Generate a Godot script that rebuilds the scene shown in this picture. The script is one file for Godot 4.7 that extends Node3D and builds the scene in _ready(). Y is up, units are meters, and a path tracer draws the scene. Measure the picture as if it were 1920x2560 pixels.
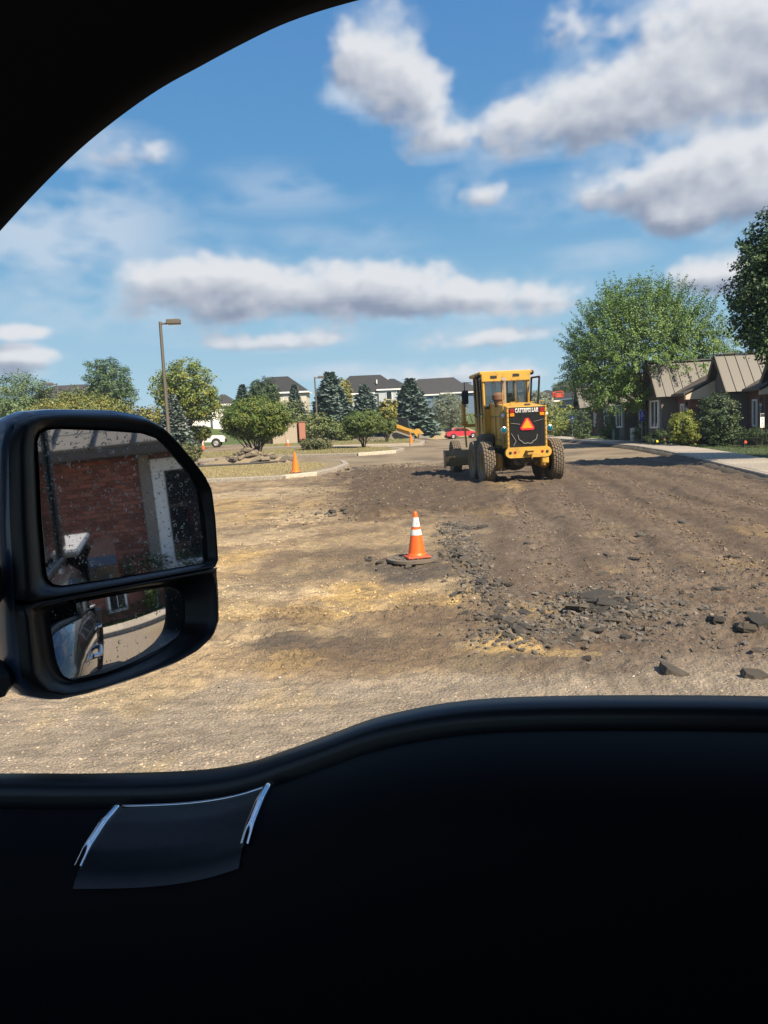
extends Node3D
# ---------------------------------------------------------------- mesh collector
class MB:
	var v := PackedVector3Array()
	var n := PackedVector3Array()
	var c := PackedColorArray()
	var u := PackedVector2Array()
	var x := Transform3D()
	var col := Color(1, 1, 1)
	func t3(a: Vector3, b: Vector3, d: Vector3, na: Vector3, nb: Vector3, nd: Vector3) -> void:
		if (b - a).cross(d - a).dot(na + nb + nd) > 0.0:
			var q := b; b = d; d = q
			var m := nb; nb = nd; nd = m
		v.append(a); v.append(b); v.append(d)
		n.append(na); n.append(nb); n.append(nd)
		c.append(col); c.append(col); c.append(col)
	func tri(a: Vector3, b: Vector3, d: Vector3, out := Vector3.ZERO) -> void:
		a = x * a; b = x * b; d = x * d
		var m := (b - a).cross(d - a)
		if m.length_squared() < 1e-14: return
		m = m.normalized()
		if out != Vector3.ZERO and m.dot(x.basis * out) < 0.0: m = -m
		t3(a, b, d, m, m, m)
	func quad(a: Vector3, b: Vector3, d: Vector3, e: Vector3, out := Vector3.ZERO) -> void:
		tri(a, b, d, out); tri(a, d, e, out)
	func box(p: Vector3, s: Vector3, bev := 0.0, b := Basis()) -> void:
		var h := s * 0.5
		var k: float = min(bev, min(h.x, min(h.y, h.z)) * 0.9)
		var old := x
		x = x * Transform3D(b, p)
		for ax in 3:
			for sg in [-1.0, 1.0]:
				var o := Vector3.ZERO; o[ax] = sg
				var a1 := (ax + 1) % 3; var a2 := (ax + 2) % 3
				var q := []
				for e in [[-1, -1], [1, -1], [1, 1], [-1, 1]]:
					var w := Vector3.ZERO
					w[ax] = sg * h[ax]; w[a1] = e[0] * (h[a1] - k); w[a2] = e[1] * (h[a2] - k)
					q.append(w)
				quad(q[0], q[1], q[2], q[3], o)
		if k > 0.0:
			for ax in 3:
				var a1 := (ax + 1) % 3; var a2 := (ax + 2) % 3
				for e in [[-1, -1], [1, -1], [1, 1], [-1, 1]]:
					var p1 := Vector3.ZERO; var p2 := Vector3.ZERO
					p1[ax] = h[ax] - k; p2[ax] = h[ax] - k
					p1[a1] = e[0] * h[a1]; p1[a2] = e[1] * (h[a2] - k)
					p2[a1] = e[0] * (h[a1] - k); p2[a2] = e[1] * h[a2]
					var p3 := p2; var p4 := p1
					p3[ax] = -p3[ax]; p4[ax] = -p4[ax]
					var o := Vector3.ZERO; o[a1] = e[0]; o[a2] = e[1]
					quad(p1, p2, p3, p4, o)
			for sx in [-1.0, 1.0]:
				for sy in [-1.0, 1.0]:
					for sz in [-1.0, 1.0]:
						var g := Vector3(sx, sy, sz)
						tri(g * Vector3(h.x, h.y - k, h.z - k), g * Vector3(h.x - k, h.y, h.z - k), g * Vector3(h.x - k, h.y - k, h.z), g)
		x = old
	func tube(p: Array, r: Array, sides := 8, caps := true) -> void:
		var rings := []
		var side := Vector3.ZERO
		for i in p.size():
			var d: Vector3 = (p[min(i + 1, p.size() - 1)] - p[max(i - 1, 0)]).normalized()
			if side == Vector3.ZERO:
				side = d.cross(Vector3.UP if abs(d.y) < 0.9 else Vector3.RIGHT).normalized()
			side = (side - d * side.dot(d)).normalized()
			var w := d.cross(side)
			var ring := PackedVector3Array()
			for k in sides + 1:
				var a := TAU * k / sides
				ring.append(p[i] + (side * cos(a) + w * sin(a)) * float(r[i] if r.size() > 1 else r[0]))
			rings.append(ring)
		for i in p.size() - 1:
			for k in sides:
				var A: Vector3 = x * rings[i][k]; var B: Vector3 = x * rings[i][k + 1]
				var D: Vector3 = x * rings[i + 1][k + 1]; var E: Vector3 = x * rings[i + 1][k]
				var c0: Vector3 = x * p[i]; var c1: Vector3 = x * p[i + 1]
				var na := (A - c0).normalized(); var nb := (B - c0).normalized()
				var nd := (D - c1).normalized(); var ne := (E - c1).normalized()
				t3(A, B, D, na, nb, nd); t3(A, D, E, na, nd, ne)
		if caps:
			for e in [0, p.size() - 1]:
				var o: Vector3 = (p[0] - p[1]) if e == 0 else (p[-1] - p[-2])
				for k in sides:
					tri(p[e], rings[e][k], rings[e][k + 1], o)
	# profile of [radius, height] turned round the y axis
	func lathe(pr: Array, sides := 20, at := Transform3D()) -> void:
		var old := x
		x = x * at
		for i in pr.size() - 1:
			var d := Vector2(pr[i + 1][0] - pr[i][0], pr[i + 1][1] - pr[i][1])
			if d.length() < 1e-6: continue
			var m := Vector2(d.y, -d.x).normalized()
			for k in sides:
				var a := TAU * k / sides; var b := TAU * (k + 1) / sides
				var ca := Vector3(cos(a), 0, sin(a)); var cb := Vector3(cos(b), 0, sin(b))
				var up := Vector3.UP
				var A: Vector3 = x * (ca * pr[i][0] + up * pr[i][1]); var B: Vector3 = x * (cb * pr[i][0] + up * pr[i][1])
				var D: Vector3 = x * (cb * pr[i + 1][0] + up * pr[i + 1][1]); var E: Vector3 = x * (ca * pr[i + 1][0] + up * pr[i + 1][1])
				var na := (x.basis * (ca * m.x + up * m.y)).normalized(); var nb := (x.basis * (cb * m.x + up * m.y)).normalized()
				if pr[i][0] > 1e-5: t3(A, B, D, na, nb, nb)
				if pr[i + 1][0] > 1e-5: t3(A, D, E, na, nb, na)
		x = old
	# polygon in x, y pushed from z0 to z1
	func prism(poly: PackedVector2Array, z0: float, z1: float, shrink := 1.0) -> void:
		var q := PackedVector2Array()
		var mid := Vector2.ZERO
		for p in poly: mid += p / poly.size()
		for p in poly: q.append(mid + (p - mid) * shrink)
		var id := Geometry2D.triangulate_polygon(poly)
		for i in range(0, id.size(), 3):
			var a := poly[id[i]]; var b := poly[id[i + 1]]; var d := poly[id[i + 2]]
			tri(Vector3(a.x, a.y, z0), Vector3(b.x, b.y, z0), Vector3(d.x, d.y, z0), Vector3(0, 0, z0 - z1))
			a = q[id[i]]; b = q[id[i + 1]]; d = q[id[i + 2]]
			tri(Vector3(a.x, a.y, z1), Vector3(b.x, b.y, z1), Vector3(d.x, d.y, z1), Vector3(0, 0, z1 - z0))
		var area := 0.0
		for i in poly.size():
			area += poly[i].cross(poly[(i + 1) % poly.size()])
		for i in poly.size():
			var j := (i + 1) % poly.size()
			var e := poly[j] - poly[i]
			var o := Vector3(e.y, -e.x, 0) * signf(area)
			quad(Vector3(poly[i].x, poly[i].y, z0), Vector3(poly[j].x, poly[j].y, z0), Vector3(q[j].x, q[j].y, z1), Vector3(q[i].x, q[i].y, z1), o)
	# rows of points joined to a smooth sheet; normals face towards `out` where it is given
	func loft(rows: Array, out := Vector3.ZERO, closed := false) -> void:
		var R := rows.size(); var K: int = rows[0].size()
		var nn := []
		for i in R:
			var a := PackedVector3Array()
			for k in K:
				var k0 := (k - 1 + K) % K if closed else maxi(k - 1, 0)
				var k1 := (k + 1) % K if closed else mini(k + 1, K - 1)
				var m: Vector3 = (rows[mini(i + 1, R - 1)][k] - rows[maxi(i - 1, 0)][k]).cross(rows[i][k1] - rows[i][k0])
				m = m.normalized()
				a.append(m)
			nn.append(a)
		var sg := 1.0
		if out != Vector3.ZERO:
			var tot := 0.0
			for a in nn:
				for m in a: tot += m.dot(out)
			sg = -1.0 if tot < 0.0 else 1.0
		elif closed:
			var mid := Vector3.ZERO
			for q in rows[R / 2]: mid += q / K
			var tot := 0.0
			for k in K: tot += nn[R / 2][k].dot(rows[R / 2][k] - mid)
			sg = -1.0 if tot < 0.0 else 1.0
		for i in R - 1:
			for k in (K if closed else K - 1):
				var j := (k + 1) % K
				var A: Vector3 = x * rows[i][k]; var B: Vector3 = x * rows[i][j]; var D: Vector3 = x * rows[i + 1][j]; var E: Vector3 = x * rows[i + 1][k]
				var na: Vector3 = x.basis * nn[i][k] * sg; var nb: Vector3 = x.basis * nn[i][j] * sg
				var nd: Vector3 = x.basis * nn[i + 1][j] * sg; var ne: Vector3 = x.basis * nn[i + 1][k] * sg
				t3(A, B, D, na, nb, nd); t3(A, D, E, na, nd, ne)
	func ball(p: Vector3, r: Vector3, rings := 6, sides := 10) -> void:
		var rows := []
		for i in rings + 1:
			var a := PI * i / rings
			var row := PackedVector3Array()
			for k in sides:
				var b := TAU * k / sides
				row.append(p + Vector3(sin(a) * cos(b) * r.x, cos(a) * r.y, sin(a) * sin(b) * r.z))
			rows.append(row)
		for i in rings:
			for k in sides:
				var j := (k + 1) % sides
				var q := [rows[i][k], rows[i][j], rows[i + 1][j], rows[i + 1][k]]
				var m := []
				for w in q: m.append((x.basis * ((w - p) / (r * r))).normalized())
				t3(x * q[0], x * q[1], x * q[2], m[0], m[1], m[2]); t3(x * q[0], x * q[2], x * q[3], m[0], m[2], m[3])
	func leaf(p: Vector3, d: Vector3, w: Vector3, cc: Color) -> void:   # a diamond-shaped leaf, folded a little along its midrib
		var m := d.cross(w).normalized()
		var a := p; var b := p + d * 0.5 + w + m * 0.12 * w.length(); var e := p + d; var f := p + d * 0.5 - w + m * 0.12 * w.length()
		v.append(a); v.append(b); v.append(e); v.append(a); v.append(e); v.append(f)
		var m1 := (b - a).cross(e - a).normalized() * -1.0; var m2 := (e - a).cross(f - a).normalized() * -1.0
		n.append(m1); n.append(m1); n.append(m1); n.append(m2); n.append(m2); n.append(m2)
		for k in 6: c.append(cc)
	func mesh() -> ArrayMesh:
		var am := ArrayMesh.new()
		if v.is_empty(): return am
		var arr := []
		arr.resize(Mesh.ARRAY_MAX)
		arr[Mesh.ARRAY_VERTEX] = v
		arr[Mesh.ARRAY_NORMAL] = n
		arr[Mesh.ARRAY_COLOR] = c
		if u.size() == v.size(): arr[Mesh.ARRAY_TEX_UV] = u
		am.add_surface_from_arrays(Mesh.PRIMITIVE_TRIANGLES, arr)
		return am

# ---------------------------------------------------------------- naming, materials
var used := {}
var mats := {}
var rng := RandomNumberGenerator.new()
func numbered(s: String) -> String:
	var k: int = used.get(s, 0)
	used[s] = k + 1
	return s if k == 0 else "%s_%03d" % [s, k]
func tag(o: Node, label: String, category: String, group := "") -> Node:
	o.set_meta("label", label); o.set_meta("category", category)
	if group: o.set_meta("group", group)
	return o
func thing(called: String, label: String, category: String, at := Vector3.ZERO, turn := 0.0, group := "") -> Node3D:
	var o := Node3D.new()
	o.name = numbered(called)
	add_child(o)
	o.position = at; o.rotation.y = turn
	tag(o, label, category, group)
	return o
func part(m: MB, called: String, material: Material, parent: Node = null) -> MeshInstance3D:
	var o := MeshInstance3D.new()
	o.mesh = m.mesh(); o.material_override = material
	if parent == null:
		o.name = numbered(called); add_child(o)
	else:
		o.name = called; parent.add_child(o, true)
	return o
func structure(m: MB, called: String, material: Material) -> MeshInstance3D:
	var o := part(m, called, material)
	o.set_meta("kind", "structure")
	return o
func group_node(called: String, parent: Node) -> Node3D:
	var o := Node3D.new()
	o.name = called; parent.add_child(o, true)
	return o
func lin(r: float, g: float, b: float) -> Color:
	return Color(r, g, b).linear_to_srgb()
func mt(key: String, albedo := Color(1, 1, 1), rough := 0.7, metal := 0.0) -> StandardMaterial3D:
	if mats.has(key): return mats[key]
	var m := StandardMaterial3D.new()
	m.albedo_color = albedo; m.roughness = rough; m.metallic = metal
	m.cull_mode = BaseMaterial3D.CULL_DISABLED
	mats[key] = m
	return m
func vmt(key: String, rough := 0.8, back := 0.0) -> StandardMaterial3D:   # colour from the vertices
	if mats.has(key): return mats[key]
	var m := mt(key, Color(1, 1, 1), rough)
	m.vertex_color_use_as_albedo = true
	if back > 0.0:
		m.backlight_enabled = true; m.backlight = Color(back, back, back * 0.5)
	return m
func noise_tex(sd: int, freq: float, size: int, lo: float, hi: float, oct := 4, kind := FastNoiseLite.TYPE_SIMPLEX_SMOOTH) -> ImageTexture:
	var f := FastNoiseLite.new()
	f.seed = sd; f.frequency = freq; f.fractal_octaves = oct; f.noise_type = kind
	var im := f.get_seamless_image(size, size)
	im.convert(Image.FORMAT_RGB8)
	var d := im.get_data()
	for i in range(0, d.size()):
		d[i] = int(255.0 * (lo + (hi - lo) * d[i] / 255.0))
	im = Image.create_from_data(size, size, false, Image.FORMAT_RGB8, d)
	im.generate_mipmaps()
	return ImageTexture.create_from_image(im)
func textured(m: StandardMaterial3D, tex: Texture2D, scale: float, bump: Texture2D = null, depth := 0.0, world := true) -> StandardMaterial3D:
	m.uv1_triplanar = true; m.uv1_world_triplanar = world
	m.uv1_scale = Vector3(scale, scale, scale)
	m.albedo_texture = tex
	if bump:
		m.heightmap_enabled = true; m.heightmap_texture = bump; m.heightmap_scale = depth
	return m
func pane(key: String, tint: Color, alpha: float) -> StandardMaterial3D:
	var m := mt(key, Color(tint.r, tint.g, tint.b, alpha), 0.03)
	m.transparency = BaseMaterial3D.TRANSPARENCY_ALPHA
	return m
func poly(a: Array) -> PackedVector2Array:
	var p := PackedVector2Array()
	for q in a: p.append(Vector2(q[0], q[1]))
	return p
func ss(t: float) -> float:
	t = clampf(t, 0.0, 1.0)
	return t * t * (3.0 - 2.0 * t)

# ---------------------------------------------------------------- sky
const CLOUDS := [[1.2,23.8,2.8,2.5,0.90],[3.1,21.4,2.8,1.9,0.85],[-0.5,21.8,2.0,0.9,0.45],[4.6,19.3,2.0,1.7,0.70],[1.7,22.6,2.8,2.3,0.80],[9.3,18.6,2.9,1.6,0.68],[14.6,19.4,4.9,2.2,0.90],[20.9,20.3,6.1,2.9,1.00],[25.2,21.2,5.8,3.8,1.00],[21.4,15.0,6.4,2.0,0.95],[24.9,13.6,5.2,2.6,1.00],[17.4,14.6,3.2,0.9,0.50],[20.9,12.2,1.7,0.9,0.80],[14.7,24.0,2.2,1.6,0.50],[19.8,24.5,4.1,1.3,0.50],[7.1,15.6,2.2,1.2,0.62],[-14.7,10.4,2.6,1.3,0.90],[-10.4,10.7,3.2,1.6,1.00],[-5.2,9.8,5.2,1.7,1.00],[0.5,9.7,4.7,1.8,1.00],[4.7,8.5,3.8,1.3,0.90],[10.6,8.4,3.5,1.6,0.70],[-10.5,8.8,6.4,1.2,0.70],[-6.8,6.3,4.4,0.6,0.75],[-8.2,7.0,6.4,1.0,0.50],[6.0,6.0,3.2,1.0,0.60],[9.9,6.1,2.9,0.5,0.60],[-16.4,18.5,2.9,1.3,0.60],[-23.8,7.3,1.7,0.5,0.90],[-23.9,5.8,2.2,0.7,0.90],[-24.2,4.9,1.7,0.6,0.80],[-20.8,14.1,6.7,4.9,0.42],[-6.2,16.2,5.8,1.7,0.22],[11.8,14.2,4.7,1.7,0.20],[-13.2,12.8,5.2,1.5,0.25],[15.7,10.8,3.5,0.9,0.25],[-2.2,13.1,6.4,1.2,0.20],[-19.4,10.2,5.8,3.5,0.30],[5.9,3.6,5.2,0.8,0.70],[8.4,3.0,4.7,0.6,0.70],[-1.2,4.1,5.8,0.6,0.40],[23.3,8.7,3.2,1.3,1.00]]
var n_big := FastNoiseLite.new()
var n_fine := FastNoiseLite.new()
const SKY_W := 2560
const SKY_H := 1280
const CELL := 0.25   # degrees; the clouds in view are first laid out on a coarse chart
var chart := PackedFloat32Array()
var veil := PackedFloat32Array()
func on_chart(c: PackedFloat32Array, az: float, el: float) -> float:
	if absf(az) > 39.0 or el > 36.0 or el < 0.0: return 0.0
	return c[int(el / CELL + 0.5) * 321 + int((az + 40.0) / CELL + 0.5)]
func cloud_density(az: float, el: float, d: Vector3) -> float:
	var base := 0.0
	if absf(az) < 39.0 and el < 36.0:
		var fx := (az + 40.0) / CELL; var fy := el / CELL
		var ix := int(fx); var iy := int(fy); fx -= ix; fy -= iy
		var k := iy * 321 + ix
		base = lerpf(lerpf(chart[k], chart[k + 1], fx), lerpf(chart[k + 321], chart[k + 322], fx), fy)
	var edge := maxf(ss((absf(az) - 30.0) / 10.0), ss((el - 29.0) / 8.0))
	if edge > 0.0:
		base = maxf(base, edge * (0.36 + 0.6 * n_big.get_noise_3dv(d * Vector3(1.0, 2.4, 1.0) * 130.0)))
	if base <= 0.03: return 0.0
	var w := n_big.get_noise_3dv(d * Vector3(1.0, 1.5, 1.0) * 420.0) * 0.8 + n_fine.get_noise_3dv(d * Vector3(1.0, 1.3, 1.0) * 900.0) * 0.3
	return maxf(0.0, base * 1.12 + w * (0.80 - base * 0.26) - 0.33)
func sky_air(el: float) -> Vector3:
	var t := pow(clampf(el / 34.0, 0.0, 1.0), 0.62)
	return Vector3(0.55, 0.73, 0.80).lerp(Vector3(0.16, 0.415, 0.67), minf(t * 1.55, 1.0)).lerp(Vector3(0.078, 0.23, 0.54), clampf(t * 1.8 - 0.75, 0.0, 1.0))
func make_sky() -> Sky:
	n_big.seed = 11; n_big.frequency = 0.026; n_big.fractal_octaves = 4; n_big.noise_type = FastNoiseLite.TYPE_SIMPLEX_SMOOTH
	n_fine.seed = 5; n_fine.frequency = 0.045; n_fine.fractal_octaves = 4; n_fine.noise_type = FastNoiseLite.TYPE_SIMPLEX_SMOOTH
	chart.resize(321 * 150); veil.resize(321 * 150)
	for b in CLOUDS:
		var x0 := maxi(0, int((b[0] - b[2] * 1.9 + 40.0) / CELL)); var x1 := mini(320, int((b[0] + b[2] * 1.9 + 40.0) / CELL))
		var y0 := maxi(0, int((b[1] - b[3] * 1.9) / CELL)); var y1 := mini(149, int((b[1] + b[3] * 1.9) / CELL))
		for y in range(y0, y1 + 1):
			for x in range(x0, x1 + 1):
				var dx: float = (x * CELL - 40.0 - b[0]) / b[2]; var dy: float = (y * CELL - b[1]) / b[3]
				if dy < 0.0: dy *= 1.25
				var k: float = b[4] * maxf(0.0, 1.0 - (dx * dx + dy * dy) * 0.42)
				if b[4] < 0.5:
					veil[y * 321 + x] = maxf(veil[y * 321 + x], minf(0.75, k * 1.7))
					continue
				var old := chart[y * 321 + x]
				chart[y * 321 + x] = old + k - old * k
	var data := PackedFloat32Array()
	data.resize(SKY_W * SKY_H * 3)
	var half := SKY_H / 2
	var den := PackedFloat32Array(); den.resize(SKY_W * half)
	for y in half:
		var el := 90.0 - (y + 0.5) * 180.0 / SKY_H
		var s := sin(deg_to_rad(el)); var cs := cos(deg_to_rad(el))
		for x in SKY_W:
			var az := wrapf((x + 0.5) * 360.0 / SKY_W, -180.0, 180.0)
			var a := deg_to_rad(az)
			den[y * SKY_W + x] = cloud_density(az, el, Vector3(sin(a) * cs, s, -cos(a) * cs))
	var at := 0
	for y in SKY_H:
		var el := 90.0 - (y + 0.5) * 180.0 / SKY_H
		var air := sky_air(el) if el > 0.0 else Vector3(0.34, 0.36, 0.36)
		var y2 := maxi(0, y - 6)
		var far := 0.35 * (1.0 - ss(el / 9.0))
		for x in SKY_W:
			var cc := air
			if y < half:
				var d := den[y * SKY_W + x]
				var az := wrapf((x + 0.5) * 360.0 / SKY_W, -180.0, 180.0)
				var vl := on_chart(veil, az, el)
				if vl > 0.0:
					cc = air.lerp(Vector3(0.60, 0.69, 0.80), ss(vl * 1.3) * 0.8 * clampf(0.55 + 1.5 * n_big.get_noise_3d(az * 3.5, el * 9.0, 3.0) + 0.6 * n_fine.get_noise_3d(az * 8.0, el * 16.0, 9.0), 0.0, 1.0))
				var rim := on_chart(chart, az, el)   # thin torn vapour round the thick parts
				if rim > 0.0:
					cc = cc.lerp(Vector3(0.58, 0.67, 0.78), minf(0.55, rim * 0.9) * clampf(0.45 + 1.4 * n_big.get_noise_3d(az * 6.0, el * 9.0, 31.0) + 0.7 * n_fine.get_noise_3d(az * 9.0, el * 12.0, 5.0), 0.0, 1.0))
				if d > 0.0:
					var deep := on_chart(chart, az - 0.3, el - 1.1) - on_chart(chart, az + 0.5, el + 1.1)
					var lit := clampf(0.76 + deep * 0.6 + (d - den[y2 * SKY_W + (x + 5) % SKY_W]) * 1.0 - maxf(0.0, d - 0.45) * 0.6, 0.0, 1.0)
					var cl := Vector3(0.26, 0.31, 0.42).lerp(Vector3(0.77, 0.785, 0.82), lit).lerp(Vector3(0.60, 0.69, 0.78), far)
					cc = cc.lerp(cl, ss(d / 0.62) * 0.96)
			data[at] = cc.x; data[at + 1] = cc.y; data[at + 2] = cc.z
			at += 3
	var pm := PanoramaSkyMaterial.new()
	pm.panorama = ImageTexture.create_from_image(Image.create_from_data(SKY_W, SKY_H, false, Image.FORMAT_RGBF, data.to_byte_array()))
	var sky := Sky.new()
	sky.sky_material = pm
	return sky

# ---------------------------------------------------------------- terrain
func terrain(x: float, z: float) -> float:
	var h := 0.85 * ss((-z - 48.0) / 32.0) * (1.0 - ss((x - 1.0) / 8.0))
	var zs := 90.0 + 28.0 * ss((x + 40.0) / 45.0)
	return h + 4.0 * ss((-z - zs) / 26.0)
const PATCHES := [
["och",-4.37,-21.67,0.85,1.76,.7],
["och",-2.35,-12.24,0.47,0.63,.7],
["och",-2.91,-18.45,1.21,0.91,.5],
["och",-2.10,-20.77,0.67,0.91,.5],
["och",-0.42,-9.00,0.42,0.60,.9],
["och",0.53,-8.55,0.48,0.60,.8],
["och",-0.88,-8.02,0.34,0.53,.9],
["och",-1.43,-7.89,0.50,0.60,.5],
["och",0.92,-6.51,0.30,0.23,.95],
["och",1.43,-6.23,0.22,0.10,.6],
["och",1.48,-7.62,0.30,0.48,.6],
["och",2.33,-16.97,0.45,1.23,.6],
["och",3.54,-23.15,0.64,1.99,.8],
["och",2.72,-9.93,0.24,0.38,.4],
["och",4.20,-9.83,0.36,0.53,.4],
["och",-0.83,-6.41,0.27,0.33,.5],
["och",-2.12,-10.41,0.51,0.65,.3],
["och",3.78,-13.07,0.42,0.65,.3],
["och",5.83,-12.29,0.33,0.58,.35],
["tan",-3.36,-25.84,2.56,1.76,.6],
["tan",-1.01,-18.08,1.41,1.23,.6],
["tan",-2.44,-14.86,0.96,1.08,.5],
["tan",-1.56,-9.23,0.79,0.33,.6],
["tan",-1.46,-7.54,0.60,0.40,.7],
["tan",-0.28,-7.31,0.31,0.23,.4],
["tan",0.85,-9.15,0.41,0.45,.4],
["tan",-2.06,-9.83,0.53,0.38,.5],
["tan",1.55,-13.45,0.46,1.23,.35],
["drk",-0.56,-6.96,0.62,0.33,.7],
["drk",-1.03,-7.16,0.23,0.23,.8],
["drk",0.80,-6.13,0.37,0.20,.6],
["drk",1.62,-5.98,0.45,0.25,.4],
["drk",0.38,-10.16,0.46,0.70,.9],
["drk",-0.15,-10.73,0.33,0.38,.7],
["drk",-1.32,-10.46,0.67,0.55,.5],
["drk",-2.87,-15.56,0.51,0.78,.4],
["drk",-0.79,-12.27,0.96,0.55,.45],
["drk",-1.52,-9.55,0.41,0.20,.5],
["drk",1.75,-7.11,0.56,0.58,.6],
["drk",1.10,-11.39,0.39,2.04,.55],
["drk",1.17,-8.50,0.38,0.96,.5],
["brn",0.64,-33.66,2.59,12.90,.9],
["brn",-0.09,-18.15,0.83,1.76,.8],
["brn",1.36,-21.27,1.40,4.63,.7],
["brn",-0.99,-11.66,0.73,0.75,.4],
["brn",-0.26,-6.56,0.85,0.48,.6],
["brn",0.30,-7.54,0.58,0.45,.6],
["brn",6.22,-19.78,1.98,6.56,.5],
["brn",1.09,-47.04,3.22,9.74,.9],
["gry",2.88,-11.87,1.50,4.07,.45],
["gry",2.61,-6.59,0.63,0.70,.5],
["gry",1.52,-15.28,0.44,1.86,.35]]
const SOIL := {"och": Vector3(0.48, 0.33, 0.14), "tan": Vector3(0.54, 0.42, 0.265), "drk": Vector3(0.11, 0.09, 0.07), "brn": Vector3(0.135, 0.093, 0.06), "gry": Vector3(0.165, 0.128, 0.096)}
var na := FastNoiseLite.new()
var nb := FastNoiseLite.new()
var nc := FastNoiseLite.new()
var nd := FastNoiseLite.new()
const HEAPS := [[0.0, -17.15, 0.55, 0.4, 0.16], [-0.95, -17.8, 0.5, 0.3, 0.07], [2.14, -7.75, 0.5, 0.7, 0.07], [1.15, -6.85, 0.3, 0.25, 0.05], [-0.88, -8.02, 0.33, 0.4, 0.07], [-0.8, -6.45, 0.3, 0.25, 0.05],
	[1.05, -10.9, 0.28, 1.6, 0.06], [1.02, -8.2, 0.3, 0.9, 0.06], [3.2, -6.8, 0.5, 0.4, 0.06], [-0.15, -7.75, 0.25, 0.2, 0.06], [0.35, -7.9, 0.4, 0.25, 0.05], [0.36, -10.7, 0.6, 0.6, 0.085], [4.3, -8.9, 0.5, 0.4, 0.05], [-0.2, -10.8, 0.3, 0.2, 0.05], [-0.02, -8.2, 0.32, 0.16, -0.06], [-1.5, -7.42, 0.4, 0.2, -0.05]]
func bladed(x: float, z: float) -> float:   # the dark, freshly turned soil between the island and the grader
	if z > -14.0: return 0.0
	var n := nb.get_noise_2d(x * 0.6 + 3.0, z * 0.4) + 0.6 * nd.get_noise_2d(x * 1.3, z * 0.7)
	return ss((x + 1.15 + 0.02 * (-z - 17.5) + n * 0.8) / 0.7) * ss((-z - 16.3 + n * 1.5) / 1.3) * (1.0 - ss((x - 2.6 + n * 1.5) / 2.0))
func dirt_height(x: float, z: float) -> float:
	var h := na.get_noise_2d(x, z) * 0.04 + nb.get_noise_2d(x, z * 1.5) * 0.03 + nc.get_noise_2d(x, z * 1.4) * 0.03
	h += bladed(x, z) * (0.07 + nb.get_noise_2d(x * 1.3, z * 0.8) * 0.08 + nc.get_noise_2d(x, z * 0.6) * 0.03)
	var rough := 0.0
	for p in HEAPS:
		var q: float = pow((x - p[0]) / p[2], 2.0) + pow((z - p[1]) / p[3], 2.0)
		if q < 5.0:
			var g := exp(-q)
			h += p[4] * g; rough += g
	h += nc.get_noise_2d(x * 1.7 + 50.0, z * 1.7) * 0.06 * minf(rough, 1.0)
	# ruts and windrows left by the blade on the right-hand side, running along the road
	var lane := x - (-z - 10.0) * 0.115
	var w := ss((lane - 1.9) / 1.2) * ss((-z - 8.0) / 4.0)
	if w > 0.0:
		var r := pow(maxf(0.0, sin(lane * 5.3 + nb.get_noise_2d(z * 0.12, 7.0) * 2.2)), 3.0) * (0.55 + 0.9 * na.get_noise_2d(lane * 1.4, z * 0.25))
		h += w * (maxf(0.0, r) * 0.085 * (0.8 + nb.get_noise_2d(lane * 0.8, z * 0.14)) + nc.get_noise_2d(x * 1.2, z * 0.7) * 0.05 * maxf(0.0, r))
	# pressed-flat strip beside the truck
	var fl := ss((z + 6.0) / 0.7)
	return h * (1.0 - 0.6 * fl)
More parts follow.
